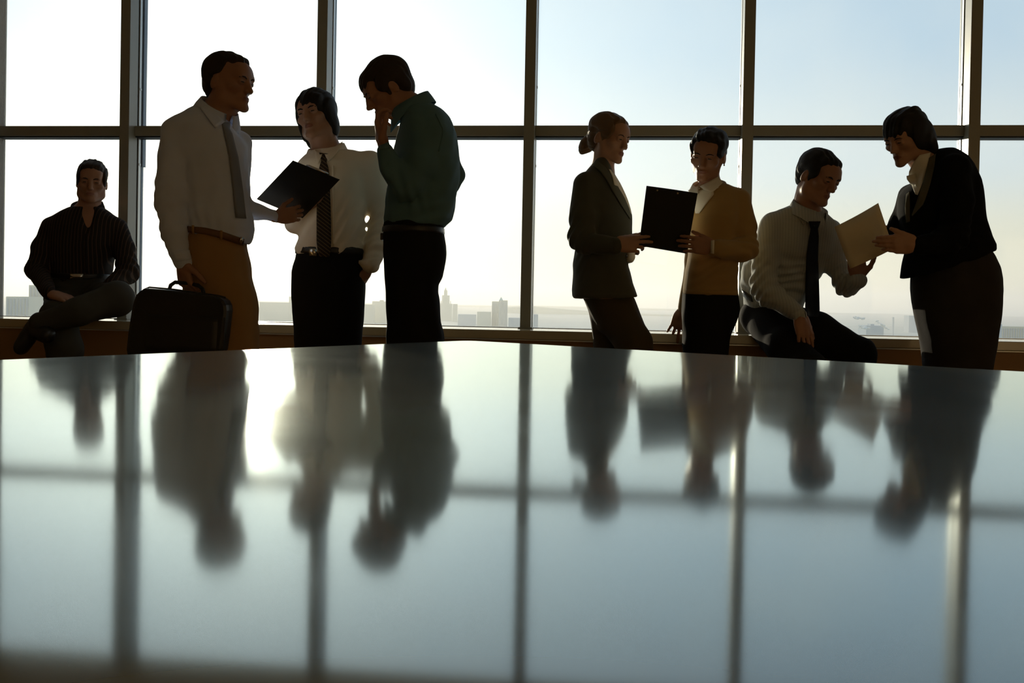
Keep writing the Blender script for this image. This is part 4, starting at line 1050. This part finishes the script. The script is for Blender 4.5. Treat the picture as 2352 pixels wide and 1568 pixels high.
# ================================================================== 6. woman in tan sweater
def woman_sweater():
    s = Person(4.22, 'dark haired woman in tan sweater and white collar leaning against the sill')
    Lf = [(424, 1604), (434, 1590), (445, 1576), (470, 1570), (540, 1581), (584, 1582), (627, 1574), (672, 1569), (680, 1569)]
    Rt = [(414, 1652), (420, 1664), (427, 1682), (440, 1694), (480, 1698), (540, 1691), (598, 1693), (645, 1692), (680, 1694)]
    dp = [(405, .045, .02), (430, .08, .01), (470, .115, 0), (500, .125, -.01), (560, .11, 0), (680, .115, .01)]
    aR = [(1694, 460, 0, 29), (1708, 520, -.03, 28), (1714, 570, -.06, 26), (1702, 574, -.08, 25), (1645, 571, -.170, 20)]
    aL = [(1598, 470, .03, 26), (1594, 600, .15, 20), (1571, 706, .27, 13)]
    Lt = [(668, 1570), (727, 1567), (798, 1570), (830, 1573)]; Rtr = [(668, 1693), (709, 1698), (738, 1690), (770, 1676), (802, 1670), (830, 1668)]
    dt = [(668, .115, .01), (720, .125, .02), (830, .105, .0)]
    lg = standing_legs(s, [1597, 1645], 800, 25, (0, 0))
    hd = Head(s.P(1626, 355, -.03), -23, 21, 9, 1.0, True)
    b = s.body; b.u(s.slices(Lf, Rt, dp, shrink=.82), .02); b.u(s.slices(Lt, Rtr, dt, shrink=.84), .03)
    for a in (aR, aL): s.limb(b, a, shrink=.64)
    for a in lg: s.limb(b, a, shrink=.66)
    hd.add(b); hd.neck(b, s.P(1632, 436, .01), .052, .050)
    s.hand(1641, 569, -.172, (-.98, .04, .14), (.04, .97, -.10), -1, sz=.92, curl=(8, 16, 12), spread=2.5, thumb=(.85, .40, .2), tcurl=5)
    s.hand(1566, 712, .285, (-.22, .02, -.97), (.25, .92, .05), 1, sz=.88, per=[(-18, 10, 8), (0, 8, 8), (8, 8, 8), (14, 10, 8)], spread=13, thumb=(.55, .8, 0), tcurl=4)
    s.finish_body(hd, (s.P(1630, 700).x, 4.3, 0), 'skin')
    B = Blob(); B.u(s.slices(Lf, Rt, dp), .02)
    for a in (aR, aL): s.limb(B, a, .018, first_k=.03)
    B.noise(folds(.004, 31, (25, 75))); s.wrinkle(B, aR[2], aR[0], aR[4], .004); s.wrinkle(B, (1640, 610, -.1, 50), (1640, 560, -.1), (1640, 660, -.1), .004, .08)
    s.part('sweater', B, M['sweater'])
    B = Blob(); B.u(s.slices(Lt, Rtr, dt), .03)
    for a in lg: s.limb(B, a, .025)
    B.noise(folds(.004, 32)); s.part('trousers', B, M['black_wool'], .008)
    s.drape('blouse', [((1586, 442), (1638, 430)), ((1590, 458), (1640, 446)), ((1594, 472), (1624, 466)), ((1597, 490), (1606, 490))], M['blouse'], off=.005, th=.004, nr=10, nc=7)
    collar(s, 'collar', s.P(1629, 436, -.005), (-.05, -.22, 1), (-.36, -.92, -.30), .066, .068, M['blouse'], (.018, .044), (.042, .048), .040, .40, flare=.022, nose=.02)
    s.drape('collar_point', [((1607, 428), (1650, 405)), ((1617, 436), (1661, 419)), ((1635, 441), (1641, 438))], M['blouse'], off=.013, th=.004, nr=7, nc=6)
    s.drape('collar_point', [((1580, 437), (1604, 427)), ((1588, 445), (1605, 437)), ((1600, 449), (1604, 446))], M['blouse'], off=.013, th=.004, nr=6, nc=5)
    s.drape('cuff', [((1633, 552), (1641, 551)), ((1632, 588), (1640, 590))], M['blouse'], off=.006, th=.004, nr=6, nc=3)
    s.drape('hem_band', [((1570, 664), (1693, 667)), ((1569, 675), (1694, 678))], M['sweater'], off=.004, th=.004, nr=3, nc=14)
    for a in lg: p = s.P(*a[-1][:3]); shoe(s, (p.x, p.y, .085), (-.2, -1, 0), M['leather'])
    B = shell_hair(hd, .004, (.036, .190, (.058, .040, .030)), .002, -.008, False)
    B.u(hd.ell((.004, -.032, .196), (.064, .070, .034)), .02)
    for x in (-1, 1): B.u(hd.ell((x * .062, .020, .150), (.016, .038, .040)), .015)
    bare_ears(B, hd); comb(B, hd, 8, 300, .0026, -.6, .7)
    s.part('hair', B, M['hair_black'], .004); hd.parts(s.root, M['hair_black'])
    me = bpy.data.meshes.new('earring'); bm = bmesh.new(); bmesh.ops.create_uvsphere(bm, u_segments=10, v_segments=6, radius=.0038); bm.to_mesh(me); bm.free()
    o = link('earring', me, M['buckle'], s.root); o.data.transform(Matrix.Translation(hd.p(-.078, -.004, .074)))
woman_sweater()

def folder():
    q = [at(1485, 427, 4.02), at(1602.5, 444, 4.02), at(1577.5, 582.5, 4.12), at(1467.5, 564, 4.12)]
    nn = (q[1] - q[0]).cross(q[3] - q[0]).normalized(); nn = nn if nn.y > 0 else -nn
    def pt(u, v, lift=0): return q[0].lerp(q[1], u).lerp(q[3].lerp(q[2], u), v) + nn * (lift + .004 * math.sin(u * 3.1) * (1 - v))
    o = sheet('folder', [[pt(j / 6, i / 4) for j in range(7)] for i in range(5)], .004, M['board'], None, back=nn, smooth=False)
    rebase(o, pt(.5, .5)); tag(o, 'black folder held upright between the olive jacket and the tan sweater', 'folder')
    sheet('paper', [[pt(.03 + .94 * j / 4, .02 + .95 * i / 4, .006) for j in range(5)] for i in range(5)], .002, M['white_paper'], o, back=nn, smooth=False)
    for u in (.22, .62):
        p = pt(u, .045, -.001); bm = bmesh.new(); bmesh.ops.create_cone(bm, cap_ends=True, segments=10, radius1=.004, radius2=.003, depth=.003, matrix=Matrix.Translation(p) @ nn.to_track_quat('Z', 'Y').to_matrix().to_4x4())
        bm_obj('rivet', bm, M['buckle'], o, False)
folder()

# ================================================================== 7. man sitting on the sill, leaning forward
def man_seated_right():
    s = Person(4.42, 'man in pale grey shirt and navy tie sitting on the sill at right')
    Lf = [(468, 1824), (472, 1808), (477, 1795), (490, 1778), (520, 1760), (560, 1738), (597, 1716), (630, 1703), (660, 1703), (690, 1708), (712, 1716)]
    Rt = [(468, 1874), (476, 1886), (484, 1892), (500, 1910), (516, 1925), (560, 1916), (600, 1900), (619, 1893), (634, 1880), (690, 1849), (712, 1838)]
    dp = [(468, .05, -.08), (484, .08, -.07), (510, .12, -.05), (580, .14, 0), (650, .135, .06), (712, .13, .10)]
    aL = [(1774, 516, -.08, 29), (1758, 585, -.10, 29), (1754, 655, -.11, 30), (1768, 676, -.14, 28), (1835, 722, -.28, 18)]
    aR = [(1906, 528, -.03, 26), (1922, 615, -.04, 24), (1944, 654, -.08, 26), (1970, 644, -.20, 20)]
    kneeF = floor_px(1972, 4.24) - 46; kneeN = floor_px(1860, 3.95) - 46
    lg = [[(1780, 736, .06, 49), (1874, 766, -.10, 48), (1974, 812, -.20, 36), (1976, 900, -.19, 29), (1978, kneeF, -.18, 20)], [(1768, 750, .0, 46), (1810, 800, -.20, 46), (1858, 850, -.38, 40), (1858, 930, -.40, 34), (1856, kneeN, -.42, 22)]]
    hd = Head(s.P(1881, 406, -.16), 31, 18, 8, 1.0)
    b = s.body; b.u(s.slices(Lf, Rt, dp, shrink=.84), .02)
    for a in (aL, aR): s.limb(b, a, shrink=.66)
    for a in lg: s.limb(b, a, shrink=.74)
    b.u(p_ell(s.P(1760, 726, .12), (.10, .12, .085)), .03)
    hd.add(b); hd.neck(b, s.P(1850, 492, -.09), .066, .058)
    s.hand(1835, 722, -.285, (.22, -.26, -.95), (-.35, .90, -.15), 1, curl=(10, 14, 10), spread=3, sz=1.0, thumb=(.85, .35, .2), tcurl=10)
    s.hand(1970, 640, -.20, (-.10, -.06, .99), (-.25, -.95, 0), 1, curl=(8, 14, 10), sz=.97)
    s.finish_body(hd, (s.P(1800, 700).x, 4.25, 0))
    B = Blob(); B.u(s.slices(Lf, Rt, dp), .03)
    for a in (aL, aR): s.limb(B, a, .018, first_k=.03)
    B.noise(folds(.008, 41)); s.wrinkle(B, aL[2], aL[0], aL[4], .007); s.wrinkle(B, aR[2], aR[0], aR[3], .006); s.wrinkle(B, (1800, 650, -.08, 50), (1830, 600, -.1), (1780, 700, 0), .007, .10)
    s.part('shirt', B, M['shirt_grey'])
    B = Blob(); B.u(p_ell(s.P(1757, 728, .11), (.118, .14, .098)), .03)
    for a in lg: s.limb(B, a, .03)
    B.noise(folds(.004, 42)); s.part('trousers', B, M['black_wool'], .008)
    s.drape('belt', [((1703, 664), (1707, 681)), ((1714, 671), (1718, 688)), ((1725, 678), (1729, 694))], M['leather'], off=.006, th=.006, nr=8, nc=3)
    collar(s, 'collar', s.P(1856, 490, -.105), (.20, -.26, .94), (.44, -.84, -.36), .074, .072, M['shirt_grey'], (.030, .052), (.044, .054), .020, .36, nose=.010)
    s.drape('tie', [((1857, 508), (1885, 508)), ((1862, 526), (1879, 526)), ((1858, 545), (1881, 545)), ((1852, 590), (1879, 590)), ((1850, 660), (1881, 640)), ((1849, 712), (1883, 712)), ((1851, 728), (1880, 728))], M['tie_navy'], off=.007, th=.006, nr=20, nc=5, lift=lambda r, g: .034 * max(0, .24 - r) / .24)
    s.drape('collar_point', [((1827, 466), (1858, 506)), ((1830, 480), (1853, 510)), ((1838, 505), (1846, 518))], M['shirt_grey'], off=.010, th=.004, nr=6, nc=7)
    s.drape('cuff', [((1816, 722), (1838, 707)), ((1826, 735), (1847, 718))], M['shirt_grey'], off=.004, nr=4, nc=6)
    for a, d in zip(lg, ((.4, -.9, 0), (.1, -1, 0))): p = s.P(*a[-1][:3]); shoe(s, (p.x, p.y, .085), d, M['leather'])
    B = short_hair(hd, .001, (.040, .186, (.058, .036, .030))); s.part('hair', B, M['hair_black'], .004)
    hd.parts(s.root, M['hair_black'])
man_seated_right()

# ================================================================== 8. woman in black jacket bending over
def woman_black_jacket():
    s = Person(3.85, 'woman with dark bob in black jacket and tweed skirt bending forward at right')
    Lf = [(342, 2150), (360, 2134), (380, 2125), (420, 2106), (431, 2086), (451, 2071), (487, 2068), (530, 2078), (580, 2086), (610, 2080), (652, 2073)]
    Rt = [(338, 2176), (342, 2192), (350, 2210), (383, 2233), (423, 2245), (471, 2253), (511, 2258), (540, 2267), (562, 2279), (580, 2278), (652, 2278)]
    dp = [(338, .04, .02), (360, .085, .01), (420, .14, 0), (520, .14, 0), (652, .155, 0)]
    near = [(2192, 388, -.10, 35), (2200, 460, -.16, 35), (2188, 543, -.18, 33), (2170, 556, -.19, 31), (2108, 563, -.24, 21)]
    far = [(2090, 450, .10, 26), (2068, 512, .13, 23), (2048, 534, .10, 16)]
    Lt = [(560, 2108), (636, 2101), (672, 2100), (712, 2105), (772, 2119), (832, 2129), (1010, 2150)]; Rtr = [(560, 2255), (576, 2270), (612, 2286), (652, 2292), (712, 2289), (772, 2280), (847, 2267), (1010, 2240)]
    dt = [(560, .13, 0), (650, .16, 0), (760, .15, 0), (1010, .13, 0)]
    lg = standing_legs(s, [2175, 2222], 800, 38, (-.05, .05), r=(.70, .45))
    hd = Head(s.P(2080, 314), -60, 24, 0, .96, True)
    b = s.body; b.u(s.slices(Lf, Rt, dp, ys=np.linspace(345, 565, 14), shrink=.80), .02); b.u(s.slices(Lt, Rtr, dt, ys=np.linspace(575, 1000, 14), shrink=.80), .03)
    for a in (near, far): s.limb(b, a, shrink=.64)
    for a in lg: s.limb(b, a, shrink=.66)
    hd.add(b); hd.neck(b, s.P(2138, 392, .01), .055, .052)
    s.hand(2106, 562, -.245, (-.99, -.02, .02), (.02, .97, .05), -1, sz=.92, per=[(6, 12, 10), (8, 14, 10), (10, 16, 12), (12, 18, 14)], spread=-4, thumb=(.92, .38, .02), tcurl=2)
    s.hand(2050, 534, .10, (-.80, .42, -.25), (.1, -.97, 0), 1, sz=.85, curl=(10, 14, 10))
    s.finish_body(hd, (s.P(2195, 700).x, 3.85, 0), 'skin_pale')
    B = Blob(); B.u(s.slices(Lf, Rt, dp), .02)
    for a in (near, far): s.limb(B, a, .018, first_k=.03)
    p1, p2 = s.P(2073, 641), s.P(2274, 574); dd = (p2 - p1).normalized(); B.cut(p_plane(p1, (dd.z, 0, -dd.x)), .003)
    B.noise(folds(.004, 51, (25, 70))); s.wrinkle(B, near[2], near[0], near[4], .005)
    s.part('jacket', B, M['jacket_black'])
    B = Blob(); B.u(s.slices(Lt, Rtr, dt), .03); B.noise(folds(.003, 52)); s.part('skirt', B, M['tweed'], .008)
    s.drape('blouse', [((2112, 356), (2138, 350)), ((2096, 376), (2132, 376)), ((2086, 398), (2126, 400)), ((2092, 420), (2118, 422)), ((2102, 446), (2108, 448))], M['blouse'], off=.010, th=.006, nr=12, nc=6)
    s.drape('blouse_frill', [((2082, 404), (2104, 398)), ((2083, 412), (2108, 414)), ((2092, 424), (2106, 428))], M['blouse'], off=.022, th=.004, nr=5, nc=5)
    s.drape('lapel', [((2134, 362), (2150, 352)), ((2128, 388), (2146, 384)), ((2116, 430), (2136, 426)), ((2104, 466), (2122, 468)), ((2094, 494), (2096, 496))], M['lapel_grey'], off=.012, th=.006, nr=14, nc=5)
    s.drape('front_facing', [((2081, 446), (2090, 438)), ((2078, 480), (2090, 474)), ((2081, 512), (2090, 508))], M['lapel_grey'], off=.006, th=.004, nr=8, nc=4)
    for a in lg: p = s.P(*a[-1][:3]); shoe(s, (p.x, p.y, .085), (-.9, -.3, 0), M['leather'])
    B = Blob(); B.u(hd.ell((0, -.020, .150), (.084, .106, .083)), .01); B.u(hd.ell((0, .025, .196), (.060, .055, .034)), .015)
    for x in (-1, 1): B.u(hd.ell((x * .066, -.020, .112), (.022, .056, .070)), .02); B.u(hd.ell((x * .058, -.070, .068), (.026, .040, .078)), .02)
    B.u(hd.ell((0, -.098, .066), (.058, .032, .088)), .02); B.u(hd.ell((0, .054, .172), (.056, .036, .040)), .015); B.u(hd.ell((0, .078, .150), (.044, .016, .028)), .012)
    B.u(hd.ell((0, -.045, .214), (.045, .050, .014)), .02)
    B.sub(hd.ell((0, .130, .070), (.060, .080, .070)), .010)
    comb(B, hd, 9, 330, .0022, .2)
    s.part('hair', B, M['hair_black'], .004); hd.parts(s.root, M['hair_black'])
woman_black_jacket()

def cream_sheet():
    q = [at(1916.6, 521, 3.98), at(2017, 466, 3.86), at(2052, 571, 3.78), at(1952, 617, 3.93)]
    nn = (q[1] - q[0]).cross(q[3] - q[0]).normalized(); nn = nn if nn.y > 0 else -nn
    def pt(u, v): return q[0].lerp(q[1], u).lerp(q[3].lerp(q[2], u), v) + nn * (.010 * math.sin(u * 3.14))
    o = sheet('paper_sheet', [[pt(j / 8, i / 5) for j in range(9)] for i in range(6)], .0016, M['paper'], None, back=nn)
    rebase(o, pt(.5, .5)); tag(o, 'cream paper sheet held between the pale grey shirt and the black jacket', 'paper')
cream_sheet()
